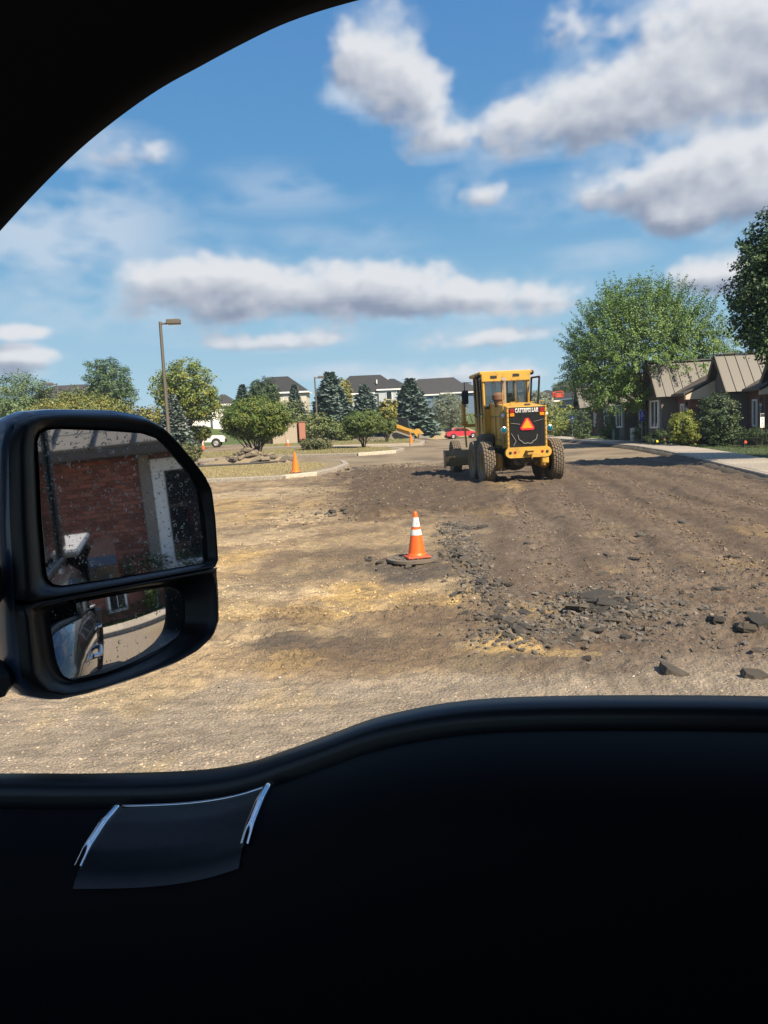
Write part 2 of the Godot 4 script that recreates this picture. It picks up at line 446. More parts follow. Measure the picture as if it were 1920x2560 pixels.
func dirt_colour(x: float, z: float) -> Color:
	var lane := x - (-z - 10.0) * 0.115
	var side := ss((lane - 0.6) / 1.2)
	var n1 := na.get_noise_2d(x * 1.2 + 9.0, z * 1.1); var n2 := nb.get_noise_2d(x * 0.55 + 30.0, z * 0.9)
	var n3 := lerpf(nc.get_noise_2d(x * 0.5, z * 1.1), nc.get_noise_2d(lane * 1.3, z * 0.24), side)
	var left := 1.0 - ss((lane - 0.3 + n2 * 0.7) / 1.2)
	var cc := Vector3(0.168, 0.118, 0.078).lerp(Vector3(0.42, 0.308, 0.18), left * clampf(0.72 + 0.7 * n1, 0.0, 1.0))
	cc = cc.lerp(Vector3(0.335, 0.275, 0.205), ss((z + 6.35 + n2 * 0.45) / 0.75) * 0.95)
	for p in PATCHES:
		var dz: float = (z - p[2]) / p[4]
		if dz > 2.0 or dz < -2.0: continue
		var dx: float = (x - p[1]) / p[3]
		var q := dx * dx + dz * dz
		if q < 4.0:
			var k := ss((1.45 - q * 0.8 + n2 * 1.2 + n3 * 0.9) / 0.9) * minf(1.0, float(p[5]) * 1.15)
			cc = cc.lerp(SOIL[p[0]], k)
	var stain := ss((nd.get_noise_2d(x * 0.9, z * 0.45) - 0.12) * 3.2)
	cc = cc.lerp(Vector3(0.14, 0.103, 0.073), stain * 0.6 * (1.0 - ss((z + 5.9) / 0.6)))
	var stain2 := ss((nd.get_noise_2d(x * 0.8 + 77.0, z * 0.4 + 5.0) - 0.18) * 3.2) * left
	cc = cc.lerp(Vector3(0.46, 0.35, 0.2), stain2 * 0.6)
	cc = cc.lerp(Vector3(0.115, 0.08, 0.052), bladed(x, z) * 0.88)
	if side > 0.0 and z < -9.0:   # darker loose soil left standing in the windrows, paler rubbed strips between
		var rr := sin(lane * 5.3 + nb.get_noise_2d(z * 0.12, 7.0) * 2.2)
		cc = cc.lerp(Vector3(0.10, 0.07, 0.047), side * 0.6 * ss((rr - 0.35 + n3 * 0.8) / 0.6)).lerp(Vector3(0.23, 0.168, 0.115), side * 0.35 * ss((-rr - 0.5 + n3) / 0.5))
	cc *= 1.0 + n3 * 0.45 + n2 * 0.22
	return Color(maxf(cc.x, 0.02), maxf(cc.y, 0.02), maxf(cc.z, 0.015))
func ground_at(x: float, z: float) -> float:
	return terrain(x, z) + (dirt_height(x, z) if z > -36.0 and z < -3.0 and absf(x) < 17.0 else 0.0)
func dirt_band(m: MB, x0: float, x1: float, z0: float, z1: float, dx: float, dz: float) -> void:
	var nx := int((x1 - x0) / dx); var nz := int((z0 - z1) / dz)
	var P := PackedVector3Array(); var K := PackedColorArray(); var N := PackedVector3Array()
	P.resize((nx + 1) * (nz + 1)); K.resize(P.size()); N.resize(P.size())
	for j in nz + 1:
		for i in nx + 1:
			var x := x0 + (x1 - x0) * i / nx; var z := z0 + (z1 - z0) * j / nz
			var e := j * (nx + 1) + i
			P[e] = Vector3(x, dirt_height(x, z) + terrain(x, z), z); K[e] = dirt_colour(x, z)
	for j in nz + 1:
		for i in nx + 1:
			var e := j * (nx + 1) + i
			var a := P[e + (1 if i < nx else 0)] - P[e - (1 if i > 0 else 0)]
			var b := P[e + (nx + 1 if j < nz else 0)] - P[e - (nx + 1 if j > 0 else 0)]
			N[e] = a.cross(b).normalized()
	var base := m.v.size()
	m.v.resize(base + nx * nz * 6); m.n.resize(m.v.size()); m.c.resize(m.v.size())
	for j in nz:
		for i in nx:
			var e := j * (nx + 1) + i
			var q := [e, e + nx + 2, e + 1, e, e + nx + 1, e + nx + 2]
			for k in 6:
				m.v[base] = P[q[k]]; m.n[base] = N[q[k]]; m.c[base] = K[q[k]]
				base += 1
func build_ground() -> void:
	na.seed = 3; na.frequency = 0.35; na.fractal_octaves = 3
	nb.seed = 8; nb.frequency = 1.6; nb.fractal_octaves = 3
	nc.seed = 21; nc.frequency = 7.0; nc.fractal_octaves = 4
	nd.seed = 31; nd.frequency = 0.9; nd.fractal_octaves = 5
	var grain := noise_tex(4, 0.12, 512, 0.6, 1.0, 5)
	var soil := vmt("soil", 0.95)
	textured(soil, grain, 0.9, noise_tex(6, 0.06, 512, 0.0, 1.0, 5), 1.5)
	var m := MB.new()
	dirt_band(m, -4.5, 5.2, -3.6, -9.0, 0.028, 0.028)
	dirt_band(m, -8.8, 9.0, -9.0, -18.0, 0.045, 0.045)
	dirt_band(m, -15.6, 15.0, -18.0, -36.0, 0.085, 0.09)
	structure(m, "dirt_ground", soil)
	# everything that the graded strip does not cover: the stripped lot, coarser
	m = MB.new()
	var st := 1.0
	for j in 178:
		for i in 130:
			var x := -65.0 + i * st; var z := 30.0 - j * st
			if z <= -3.0 and z > -36.0 and absf(x + 0.3) < (5.0 if z > -9.0 else 8.6 if z > -18.0 else 14.5): continue
			if x < -26.0 and z > -40.0: continue
			var q := [Vector3(x, 0, z), Vector3(x + st, 0, z), Vector3(x + st, 0, z - st), Vector3(x, 0, z - st)]
			var cc := []
			for k in 4:
				q[k].y = terrain(q[k].x, q[k].z) - 0.045
				var n1 := na.get_noise_2d(q[k].x * 0.7, q[k].z * 0.35); var n2 := nb.get_noise_2d(q[k].x * 0.2, q[k].z * 0.1)
				var s := Vector3(0.30, 0.225, 0.145).lerp(Vector3(0.40, 0.32, 0.21), clampf(0.5 + n1, 0.0, 1.0)).lerp(Vector3(0.15, 0.11, 0.075), clampf(n2 * 1.6, 0.0, 0.8))
				if q[k].z > -3.0: s = Vector3(0.35, 0.29, 0.22)
				cc.append(Color(s.x, s.y, s.z))
			for k in [0, 2, 1, 0, 3, 2]:
				m.v.append(q[k]); m.n.append(Vector3.UP); m.c.append(cc[k])
	structure(m, "lot_ground", soil)
	# lawn bank behind the lot and open land to the horizon
	m = MB.new()
	var green := FastNoiseLite.new(); green.seed = 2; green.frequency = 0.12
	for j in 60:
		for i in 140:
			var x := -210.0 + i * 3.0; var z := -84.0 - j * 3.0
			var q := [Vector3(x, 0, z), Vector3(x + 3, 0, z), Vector3(x + 3, 0, z - 3), Vector3(x, 0, z - 3)]
			var cc := []
			for k in 4:
				var zs := 90.0 + 28.0 * ss((q[k].x + 40.0) / 45.0)
				q[k].y = terrain(q[k].x, q[k].z) + (0.05 if -q[k].z > zs - 2.0 else -0.4)
				var g := 0.5 + 0.5 * green.get_noise_2d(q[k].x, q[k].z)
				cc.append(Color(0.07 + 0.06 * g, 0.125 + 0.05 * g, 0.028 + 0.012 * g))
			for k in [0, 2, 1, 0, 3, 2]:
				m.v.append(q[k]); m.n.append(Vector3.UP); m.c.append(cc[k])
	var lawn := vmt("lawn_bank", 0.95)
	textured(lawn, noise_tex(14, 0.08, 256, 0.6, 1.0, 4), 0.4)
	structure(m, "grass_bank", lawn)
	m = MB.new()
	m.col = Color(0.09, 0.12, 0.04)
	for q in [[-3000, 3000, -264, -3000], [-3000, -64, 3000, -264], [64, 3000, 3000, -264], [-64, 64, 3000, 29.5], [-64, -25, 29.5, -41]]:
		m.quad(Vector3(q[0], -0.5 if q[2] != -264 else 3.9, q[2]), Vector3(q[1], -0.5 if q[2] != -264 else 3.9, q[2]), Vector3(q[1], -0.5 if q[2] != -264 else 3.9, q[3]), Vector3(q[0], -0.5 if q[2] != -264 else 3.9, q[3]), Vector3.UP)
	structure(m, "open_land", lawn)
# ---------------------------------------------------------------- plants
func rdir() -> Vector3:
	var z := rng.randf_range(-1, 1); var a := rng.randf() * TAU; var r := sqrt(1.0 - z * z)
	return Vector3(r * cos(a), z, r * sin(a))
func leaves_at(m: MB, p: Vector3, r: Vector3, count: int, size: float, cc: Color, out: Vector3) -> void:
	for k in count:
		var q := p + rdir() * r * pow(rng.randf(), 0.5)
		var nrm := (out * 0.7 + Vector3(0, 0.55, 0) + rdir() * 0.75).normalized()   # blades turn their faces outward and up
		var d := (nrm.cross(rdir()) + Vector3(0, -0.2, 0)).normalized()
		var w := nrm.cross(d).normalized()
		var s := size * rng.randf_range(0.65, 1.25)
		var b := rng.randf_range(0.86, 1.14)
		m.leaf(q, d * s, w * s * 0.36, Color(cc.r * b, cc.g * b, cc.b * b))
func mixed(cols: Array) -> Color:
	var a: Color = cols[rng.randi() % cols.size()]; var b: Color = cols[rng.randi() % cols.size()]
	return a.lerp(b, rng.randf())
func crown(m: MB, lobes: Array, clumps: int, per: int, size: float, cols: Array, spread: float, tips: Array = []) -> void:
	var total := 0.0
	for l in lobes: total += l[1].x * l[1].y * l[1].z
	for l in lobes:
		var nn := int(ceil(clumps * l[1].x * l[1].y * l[1].z / total))
		for k in nn:
			var d := rdir()
			var p: Vector3 = l[0] + d * l[1] * lerpf(0.35, 1.06, pow(rng.randf(), 0.42))
			if k % 7 == 0: tips.append(p)
			leaves_at(m, p, Vector3(1, 0.75, 1) * spread * rng.randf_range(0.55, 1.3), per, size, mixed(cols), d)
func bark() -> StandardMaterial3D:
	if mats.has("bark"): return mats["bark"]
	return textured(mt("bark", lin(0.13, 0.105, 0.08), 0.95), noise_tex(40, 0.06, 256, 0.5, 1.0), 2.0)
func limbs(m: MB, base: Vector3, r0: float, fork: Vector3, tips: Array, most: int) -> void:
	m.tube([base - Vector3(0, 0.15, 0), base + Vector3(0, 0.15, 0), (base + fork) * 0.5 + Vector3(0.03, 0, 0.02), fork], [r0 * 1.35, r0, r0 * 0.85, r0 * 0.7], 9)
	var step := maxi(1, tips.size() / most)
	for i in range(0, tips.size(), step):
		var t: Vector3 = tips[i]
		var mid := fork.lerp(t, 0.5) + Vector3(0, 0.12 * (t - fork).length(), 0)
		m.tube([fork - Vector3(0, r0 * 0.5, 0), fork.lerp(mid, 0.5), mid, t], [r0 * 0.42, r0 * 0.32, r0 * 0.2, r0 * 0.05], 5, false)
const GREENS := {
	"leaf_big": [Color(0.07, 0.115, 0.04), Color(0.1, 0.14, 0.05)], "leaf_blue": [Color(0.055, 0.105, 0.045), Color(0.08, 0.13, 0.05)],
	"hedge": [Color(0.12, 0.14, 0.025), Color(0.2, 0.17, 0.03), Color(0.1, 0.13, 0.03)], "yellow": [Color(0.12, 0.17, 0.03), Color(0.19, 0.2, 0.03), Color(0.085, 0.135, 0.03)],
	"dark": [Color(0.04, 0.075, 0.025), Color(0.055, 0.09, 0.03)], "gold": [Color(0.25, 0.22, 0.04), Color(0.16, 0.18, 0.04)],
	"bush": [Color(0.09, 0.125, 0.035), Color(0.13, 0.155, 0.04)], "olive": [Color(0.15, 0.18, 0.12), Color(0.2, 0.23, 0.16)],
	"bush_yellow": [Color(0.15, 0.19, 0.03), Color(0.2, 0.21, 0.04)], "ball": [Color(0.05, 0.085, 0.025), Color(0.07, 0.11, 0.03)],
	"ball_bright": [Color(0.14, 0.18, 0.025), Color(0.2, 0.22, 0.03)], "ball_dark": [Color(0.035, 0.06, 0.02), Color(0.05, 0.08, 0.025)],
	"stem1": [Color(0.085, 0.135, 0.02), Color(0.062, 0.105, 0.018), Color(0.125, 0.15, 0.022)], "stem2": [Color(0.07, 0.115, 0.022), Color(0.1, 0.14, 0.028)], "stem3": [Color(0.09, 0.13, 0.025), Color(0.11, 0.145, 0.03)],
	"stem4": [Color(0.15, 0.17, 0.025), Color(0.12, 0.15, 0.025)], "low": [Color(0.08, 0.095, 0.035), Color(0.11, 0.11, 0.04)], "far": [Color(0.08, 0.12, 0.05), Color(0.07, 0.1, 0.05)],
	"maple": [Color(0.105, 0.185, 0.035), Color(0.075, 0.145, 0.028), Color(0.14, 0.215, 0.05)], "maple_near": [Color(0.03, 0.065, 0.016), Color(0.045, 0.085, 0.018)]}
func leaf_mat() -> StandardMaterial3D:
	return vmt("leaf", 0.55, 0.28)
func spruce(called: String, label: String, at: Vector3, h: float, r: float, cols: Array, group: String) -> void:
	var t := thing(called, label, "tree", at, 0.0, group)
	var m := MB.new()
	m.tube([Vector3(0, -0.2, 0), Vector3(0, h * 0.5, 0), Vector3(0, h * 0.97, 0)], [h * 0.024, h * 0.015, 0.01], 7)
	part(m, "trunk", bark(), t)
	m = MB.new()
	var levels := 30
	for j in levels:
		var f := (j + 0.3) / levels
		var y := h * (0.05 + 0.95 * f); var rad := r * pow(1.0 - f, 0.8) * rng.randf_range(0.88, 1.12) + 0.08
		var nbr := int(lerpf(19.0, 7.0, f))
		for b in nbr:
			var a := TAU * (b + rng.randf() * 0.8) / nbr + j * 1.3
			var o := Vector3(cos(a), 0, sin(a)); var rr := rad * rng.randf_range(0.72, 1.12)
			var cc := mixed(cols)
			for s in 8:
				var g := (s + 1.0) / 8.0
				var p := Vector3(0, y, 0) + o * rr * g + Vector3(0, -0.22 * rr * g + 0.13 * rr * g * g * g, 0)
				var w := o.cross(Vector3.UP)
				for e in [-1.0, 1.0, 0.0]:
					var d: Vector3 = (o * 0.75 + w * e * rng.randf_range(0.5, 1.0) + Vector3(0, rng.randf_range(-0.5, 0.5), 0)).normalized()
					var L := r * 0.24 * rng.randf_range(0.7, 1.25) * lerpf(1.0, 0.65, f)
					var k := rng.randf_range(0.7, 1.3)
					m.leaf(p, d * L, d.cross((Vector3.UP + o * 0.6 + rdir() * 0.35).normalized()).normalized() * L * 0.33, Color(cc.r * k, cc.g * k, cc.b * k))
	part(m, "crown", leaf_mat(), t)
func tree(called: String, label: String, kind: String, at: Vector3, h: float, r: float, clear: float, clumps: int, per: int, size: float, category := "tree", group := "", spread := 0.0) -> void:
	var t := thing(called, label, category, at, 0.0, group)
	var mid := Vector3(0, (h + clear) * 0.5, 0); var hy := (h - clear) * 0.5
	var lobes := [[mid, Vector3(r * 0.78, hy * 0.86, r * 0.78)]]
	for k in 7:
		var a := TAU * (k + rng.randf() * 0.7) / 7.0; var q := rng.randf_range(0.32, 0.52)
		lobes.append([mid + Vector3(cos(a) * r * (1.0 - q) * 0.95, rng.randf_range(-0.45, 0.5) * hy, sin(a) * r * (1.0 - q) * 0.95), Vector3(r * q, hy * q * 1.15, r * q)])
	var m := MB.new(); var tips := []
	crown(m, lobes, clumps, per, size, GREENS[kind], spread if spread > 0.0 else r * 0.17, tips)
	var w := MB.new()
	limbs(w, Vector3.ZERO, clampf(h * 0.02, 0.03, 0.2), Vector3(0, maxf(clear, h * 0.25), 0), tips, 14)
	part(w, "trunk", bark(), t)
	part(m, "crown", leaf_mat(), t)
func stem_shrub(called: String, label: String, kind: String, at: Vector3, h: float, r: float, clear: float, clumps: int, size: float) -> void:
	var t := thing(called, label, "shrub", at)
	var hy := (h - clear) * 0.5; var mid := Vector3(0, h - hy, 0)
	var lobes := [[mid, Vector3(r * 0.9, hy * 0.92, r * 0.85)]]
	for k in 8:
		var a := TAU * k / 8.0
		lobes.append([mid + Vector3(cos(a) * r * 0.55, rng.randf_range(-0.3, 0.3) * hy, sin(a) * r * 0.55), Vector3(r, hy, r) * rng.randf_range(0.36, 0.5)])
	var m := MB.new(); var tips := []
	crown(m, lobes, clumps, 46, size * 0.72, GREENS[kind], r * 0.14, tips)
	for k in 9:
		var w := MB.new()
		var a := TAU * (k + 0.4 * rng.randf()) / 9.0; var rr := r * rng.randf_range(0.15, 0.5)
		var b := Vector3(cos(a), 0, sin(a))
		var bend := b * rr * 0.35 + Vector3(0, clear * rng.randf_range(0.45, 0.7), 0)
		var top := b * rr + Vector3(0, clear + hy * 0.5, 0)
		var th := 0.016 * h * rng.randf_range(0.7, 1.15)
		w.tube([b * 0.06 * h * 0.5 - Vector3(0, 0.1, 0), b * 0.04 * h + Vector3(0, 0.12, 0), bend, top], [th * 1.3, th, th * 0.8, th * 0.35], 6)
		var tw := top.lerp(bend, 0.4)
		w.tube([bend, tw + b.rotated(Vector3.UP, 0.8) * rr * 0.5, tw + b.rotated(Vector3.UP, 0.9) * rr * 0.9 + Vector3(0, hy * 0.4, 0)], [th * 0.6, th * 0.45, th * 0.2], 5)
		part(w, "stem", bark(), t)
	part(m, "crown", leaf_mat(), t)
func ball_bush(called: String, label: String, kind: String, at: Vector3, h: float, r: float, clumps: int, size: float, category := "shrub", group := "") -> void:
	var t := thing(called, label, category, at, 0.0, group)
	var m := MB.new(); var tips := []
	crown(m, [[Vector3(0, h * 0.54, 0), Vector3(r * 0.95, h * 0.47, r * 0.95)], [Vector3(r * 0.2, h * 0.3, r * 0.1), Vector3(r * 0.7, h * 0.3, r * 0.7)]], clumps, 22, size, GREENS[kind], r * 0.17, tips)
	var w := MB.new()
	for k in mini(8, tips.size()):
		w.tube([Vector3(0.04 * cos(k), -0.05, 0.04 * sin(k)), tips[k] * Vector3(0.5, 0.5, 0.5), tips[k]], [0.022, 0.014, 0.005], 5)
	part(w, "stems", bark(), t)
	part(m, "foliage", leaf_mat(), t)
func hedge_row(label: String, a: Vector3, b: Vector3, w: float, h: float, n: int, kind := "ball_dark") -> void:
	var t := thing("hedge", label, "hedge", a)
	var m := MB.new(); var d := b - a
	for k in n:
		var f := rng.randf()
		var side := d.normalized().cross(Vector3.UP) * (rng.randf() - 0.5) * w
		var p := d * f + side + Vector3(0, h * pow(rng.randf(), 0.5), 0)
		leaves_at(m, p, Vector3.ONE * 0.13, 20, 0.07, mixed(GREENS[kind]), Vector3.UP)
	part(m, "foliage", leaf_mat(), t)
	var s := MB.new()
	for k in 8:
		var p := d * ((k + 0.5) / 8.0)
		s.tube([p + Vector3(0, -0.05, 0), p + Vector3(0.05, h * 0.7, 0.04)], [0.02, 0.01], 5)
	part(s, "stems", bark(), t)
func build_trees() -> void:
	var g := func(x: float, z: float) -> Vector3: return Vector3(x, terrain(x, z) - 0.03, z)
	var far := [["leaf_big", -38.7, -85.0, 9.3, 4.6, "grey-green leafy tree beyond the mirror at the lot edge"], ["leaf_blue", -31.76, -95.0, 11.2, 3.2, "tall feathery blue-green tree standing above the yellowing hedge tree"], ["yellow", -17.97, -75.0, 8.9, 3.3, "yellow-green leafy tree with airy crown beside the tall lamp post"],
		["dark", -15.56, -108.0, 9.0, 2.5, "dense dark green leafy tree in front of a cream house"], ["gold", -5.0, -116.0, 9.2, 1.6, "thin golden-yellow tree between two spruces"], ["gold", 0.84, -88.0, 4.5, 1.25, "young yellowing tree behind the round shrubs"], ["far", 41.3, -175.0, 7.0, 3.2, "pale far tree behind the grey gabled house"],
		["olive", 10.29, -116.0, 7.0, 2.9, "silvery grey-green tree before the blue house"], ["olive", 20.48, -102.0, 6.2, 2.3, "silvery grey-green tree behind the grader's cab"]]
	for a in far:
		tree("leafy_tree", a[5], a[0], g.call(a[1], a[2]), a[3], a[4], a[3] * (0.12 if a[0] == "olive" else 0.24), 520 if a[4] > 2.0 else 260, 44, 0.18 if a[0] != "olive" else 0.15, "tree", "trees behind the lot")
	tree("leafy_tree", "low wide tree turning yellow and orange behind the mirror", "hedge", g.call(-26.1, -70.0), 5.7, 4.6, 0.6, 700, 40, 0.17, "tree", "trees behind the lot")
	tree("leafy_tree", "second low tree turning yellow, beside the tall lamp post", "hedge", g.call(-20.5, -71.0), 4.4, 2.7, 0.5, 220, 22, 0.22, "tree", "trees behind the lot")
	tree("leafy_tree", "mid green tree filling the gap behind the yellowing low tree", "bush", g.call(-29.0, -80.0), 6.6, 3.6, 1.2, 260, 22, 0.26, "tree", "trees behind the lot")
	tree("leafy_tree", "bushy green tree at the far left of the lot edge", "leaf_big", g.call(-33.5, -74.0), 5.8, 3.4, 0.8, 260, 22, 0.24, "tree", "trees behind the lot")
	var sp := [[-19.02, -112.0, 7.0, 2.1, "small green spruce half behind the dark leafy tree"], [-11.53, -110.0, 7.7, 2.0, "slim dark spruce by the cream house wall"], [-6.0, -100.0, 8.4, 3.5, "tall blue spruce behind the middle lamp post"], [-1.9, -110.0, 7.2, 3.0, "dark blue spruce in front of the grey house"], [4.18, -103.0, 7.6, 3.5, "broad blue spruce standing by the white goal post"]]
	for a in sp:
		spruce("spruce_tree", a[4], g.call(a[0], a[1]), a[2], a[3], [Color(0.1, 0.145, 0.125), Color(0.15, 0.2, 0.185), Color(0.07, 0.11, 0.085)], "spruces behind the lot")
	spruce("spruce_tree", "pale silver-blue spruce behind the foot of the tall lamp", g.call(-17.6, -68.0), 5.2, 1.7, [Color(0.13, 0.17, 0.15), Color(0.17, 0.2, 0.18)], "spruces behind the lot")
	for a in [[-10.44, -90.0, 4.8, 3.0, "loose green shrubbery behind the trash enclosure"], [-6.62, -86.0, 3.0, 2.1, "leafy green shrub left of the blue spruce foot"], [-4.19, -84.0, 1.9, 1.5, "small light green shrub beneath the blue spruce"], [-13.6, -94.0, 3.4, 2.4, "leafy shrub behind the multi-stem round shrub"], [-23.5, -88.0, 2.4, 2.0, "green shrub behind the parked white pickup"]]:
		ball_bush("shrub", a[4], "bush", g.call(a[0], a[1]), a[2], a[3], 240, 0.2)
	for a in [[19.15, -84.0, 3.7, 2.3, "bright yellow-green bush right of the grader"], [16.9, -88.0, 2.9, 1.7, "smaller yellow-green bush behind the grader's rear lamp"], [22.4, -86.0, 2.5, 1.6, "yellow-green bush below the orange lift basket"]]:
		ball_bush("shrub", a[4], "bush_yellow", g.call(a[0], a[1]), a[2], a[3], 240, 0.17)
	ball_bush("shrub", "clipped dark green ball shrub beside the farther blue parking sign", "ball", g.call(16.9, -67.0), 2.6, 1.0, 240, 0.1)
	ball_bush("shrub", "clipped ball shrub with sunlit top near the green utility box", "stem2", g.call(18.2, -63.0), 2.4, 1.05, 240, 0.1)
	ball_bush("shrub", "bright yellow-green ball shrub in front of the brick wall", "ball_bright", g.call(17.35, -45.2), 2.1, 0.9, 420, 0.085)
	ball_bush("shrub", "tall dark shrub between two gabled bays of the brick building", "ball_dark", g.call(18.0, -42.2), 2.9, 1.15, 420, 0.1)
	ball_bush("shrub", "half-shaded shrub behind the nearer blue parking sign", "stem2", g.call(18.3, -54.0), 1.9, 0.85, 220, 0.1)
	ball_bush("shrub", "low rounded shrub under the gabled bay window", "ball_dark", g.call(16.8, -47.6), 1.0, 0.9, 200, 0.09)
	stem_shrub("round_shrub", "large round yellow-green shrub on many bare stems beside asphalt heap", "stem1", g.call(-8.03, -51.0), 4.4, 2.35, 1.55, 1100, 0.15)
	stem_shrub("round_shrub", "round green shrub on fanned bare stems on the middle island", "stem2", g.call(-1.33, -62.3), 3.2, 1.65, 0.95, 640, 0.14)
	stem_shrub("round_shrub", "small round shrub on stems beside the yellow track loader", "stem3", g.call(0.58, -69.5), 2.3, 1.0, 0.7, 260, 0.12)
	stem_shrub("round_shrub", "small clipped yellow-green shrub in front of the white pickup", "stem4", g.call(-17.5, -76.0), 2.35, 1.4, 0.7, 300, 0.13)
	ball_bush("low_bush", "low spreading brownish bush in front of the middle lamp post", "low", g.call(-5.11, -63.0), 1.15, 1.25, 260, 0.13, "shrub")
	ball_bush("low_bush", "low brownish bush half hidden by the truck mirror", "low", g.call(-14.2, -58.0), 1.35, 1.1, 260, 0.12, "shrub")
	# the big maple by the sidewalk: upswept shoots round a wide crown
	var t := thing("maple_tree", "large spreading light green maple above the brick building roofs", "tree", Vector3(18.0, 0, -53.0))
	var m := MB.new(); var tips := []
	crown(m, [[Vector3(-0.6, 6.2, 0), Vector3(4.5, 3.2, 4.0)], [Vector3(-3.4, 5.0, 0.8), Vector3(2.2, 2.2, 2.2)], [Vector3(3.0, 6.0, 0.5), Vector3(2.6, 2.4, 2.4)], [Vector3(-0.8, 8.3, 0.4), Vector3(2.9, 2.4, 2.6)], [Vector3(-2.6, 3.3, 1.5), Vector3(2.2, 1.2, 2.0)], [Vector3(1.6, 3.9, 2.0), Vector3(2.6, 1.3, 1.8)], [Vector3(-3.9, 3.9, 0.4), Vector3(1.4, 1.0, 1.4)]], 1900, 58, 0.105, GREENS["maple"], 0.42, tips)
	for k in 560:
		var a := rng.randf() * TAU; var el := rng.randf_range(-0.25, 1.3)
		var o := Vector3(cos(a) * cos(el), sin(el), sin(a) * cos(el))
		var p := Vector3(-0.4, 5.8, 0.3) + o * Vector3(4.9, 4.1, 4.2) * rng.randf_range(0.8, 1.0)
		var d := (o + Vector3(0, 0.55, 0) + rdir() * 0.25).normalized() * rng.randf_range(0.8, 2.1)
		if el < 0.1: d = (o + Vector3(0, -0.25, 0) + rdir() * 0.25).normalized() * rng.randf_range(0.6, 1.5)
		var cc := mixed(GREENS["maple"])
		for s in 9:
			leaves_at(m, p + d * (s / 9.0), Vector3.ONE * lerpf(0.2, 0.07, s / 9.0), 9, 0.1, cc, d.normalized())
	var w := MB.new()
	limbs(w, Vector3.ZERO, 0.2, Vector3(-0.1, 2.3, 0), tips, 34)
	part(w, "trunk", bark(), t)
	part(m, "crown", leaf_mat(), t)
	# the near dark maple at the right edge
	t = thing("maple_tree", "dark green maple overhanging the sidewalk at the frame edge", "tree", Vector3(15.4, 0, -27.6))
	m = MB.new(); tips = []
	crown(m, [[Vector3(0.4, 6.6, 0), Vector3(2.7, 2.7, 2.7)], [Vector3(-1.4, 5.4, 0.2), Vector3(1.7, 1.5, 1.8)], [Vector3(-1.2, 7.3, 0.2), Vector3(1.6, 1.5, 1.6)], [Vector3(-1.9, 4.6, 0.6), Vector3(1.1, 0.7, 1.2)], [Vector3(1.2, 5.2, 0.3), Vector3(2.2, 1.7, 2.2)], [Vector3(0.6, 8.2, 0.0), Vector3(1.9, 1.4, 1.8)], [Vector3(-2.1, 6.3, 0.3), Vector3(1.2, 1.5, 1.3)], [Vector3(-1.6, 4.0, 0.8), Vector3(1.3, 0.6, 1.2)]], 2600, 40, 0.11, GREENS["maple_near"], 0.34, tips)
	w = MB.new()
	limbs(w, Vector3.ZERO, 0.19, Vector3(0, 2.8, 0), tips, 26)
	part(w, "trunk", bark(), t)
	part(m, "crown", leaf_mat(), t)
# ---------------------------------------------------------------- kerbs, islands, sidewalk
func concrete(key: String, v: float) -> StandardMaterial3D:
	if mats.has(key): return mats[key]
	return textured(mt(key, lin(v, v * 0.88, v * 0.72), 0.9), noise_tex(50, 0.04, 256, 0.72, 1.0, 5), 0.8)
func kerb_run(path: Array, called: String, w := 0.16, h := 0.15, fresh := []) -> void:
	var root := Node3D.new(); root.name = numbered(called); add_child(root); root.set_meta("kind", "structure")
	for i in path.size() - 1:
		var a: Vector3 = path[i]; var b: Vector3 = path[i + 1]
		a.y = terrain(a.x, a.z); b.y = terrain(b.x, b.z)
		var d := b - a; var L := d.length()
		var nseg := maxi(1, int(round(L / 2.6)))
		for k in nseg:
			var m := MB.new()
			var p := a + d * ((k + 0.5) / nseg)
			var bz := Basis.looking_at(d.normalized(), Vector3.UP)
			m.box(p + Vector3(0, h * 0.5 - 0.12, 0), Vector3(w, h + 0.24, L / nseg - 0.012), 0.02, bz)
			part(m, "kerb_stone", concrete("fresh_concrete", 0.62) if i in fresh else concrete("kerb_concrete", 0.40), root)
func strip(path: Array, off0: float, off1: float, y: float) -> MB:   # a flat band beside a path
	var m := MB.new(); var rows := []
	for i in path.size():
		var a: Vector3 = path[maxi(i - 1, 0)]; var b: Vector3 = path[mini(i + 1, path.size() - 1)]
		var s := (b - a).normalized().cross(Vector3.UP)
		var p: Vector3 = path[i]
		rows.append(PackedVector3Array([p + s * off0 + Vector3(0, y, 0), p + s * off1 + Vector3(0, y, 0)]))
	m.loft(rows, Vector3.UP)
	return m
func grass_mat() -> StandardMaterial3D:
	return vmt("grass", 0.9, 0.15)
func grass_patch(called: String, label: String, poly2: PackedVector2Array, n: int, h: float, cols: Array, y0: float) -> void:
	var m := MB.new()
	var lo := Vector2(1e9, 1e9); var hi := -lo
	for p in poly2: lo = lo.min(p); hi = hi.max(p)
	var k := 0
	while k < n:
		var p := Vector2(rng.randf_range(lo.x, hi.x), rng.randf_range(lo.y, hi.y))
		k += 1
		if not Geometry2D.is_point_in_polygon(p, poly2): continue
		var cc := mixed(cols); var b := rng.randf_range(0.75, 1.25)
		var d := (Vector3.UP + rdir() * 0.6).normalized() * h * rng.randf_range(0.5, 1.3)
		m.leaf(Vector3(p.x, terrain(p.x, p.y) + y0, p.y), d, d.cross(rdir()).normalized() * h * 0.16, Color(cc.r * b, cc.g * b, cc.b * b))
	var o := part(m, called, grass_mat())
	o.set_meta("kind", "stuff")
	tag(o, label, "grass")
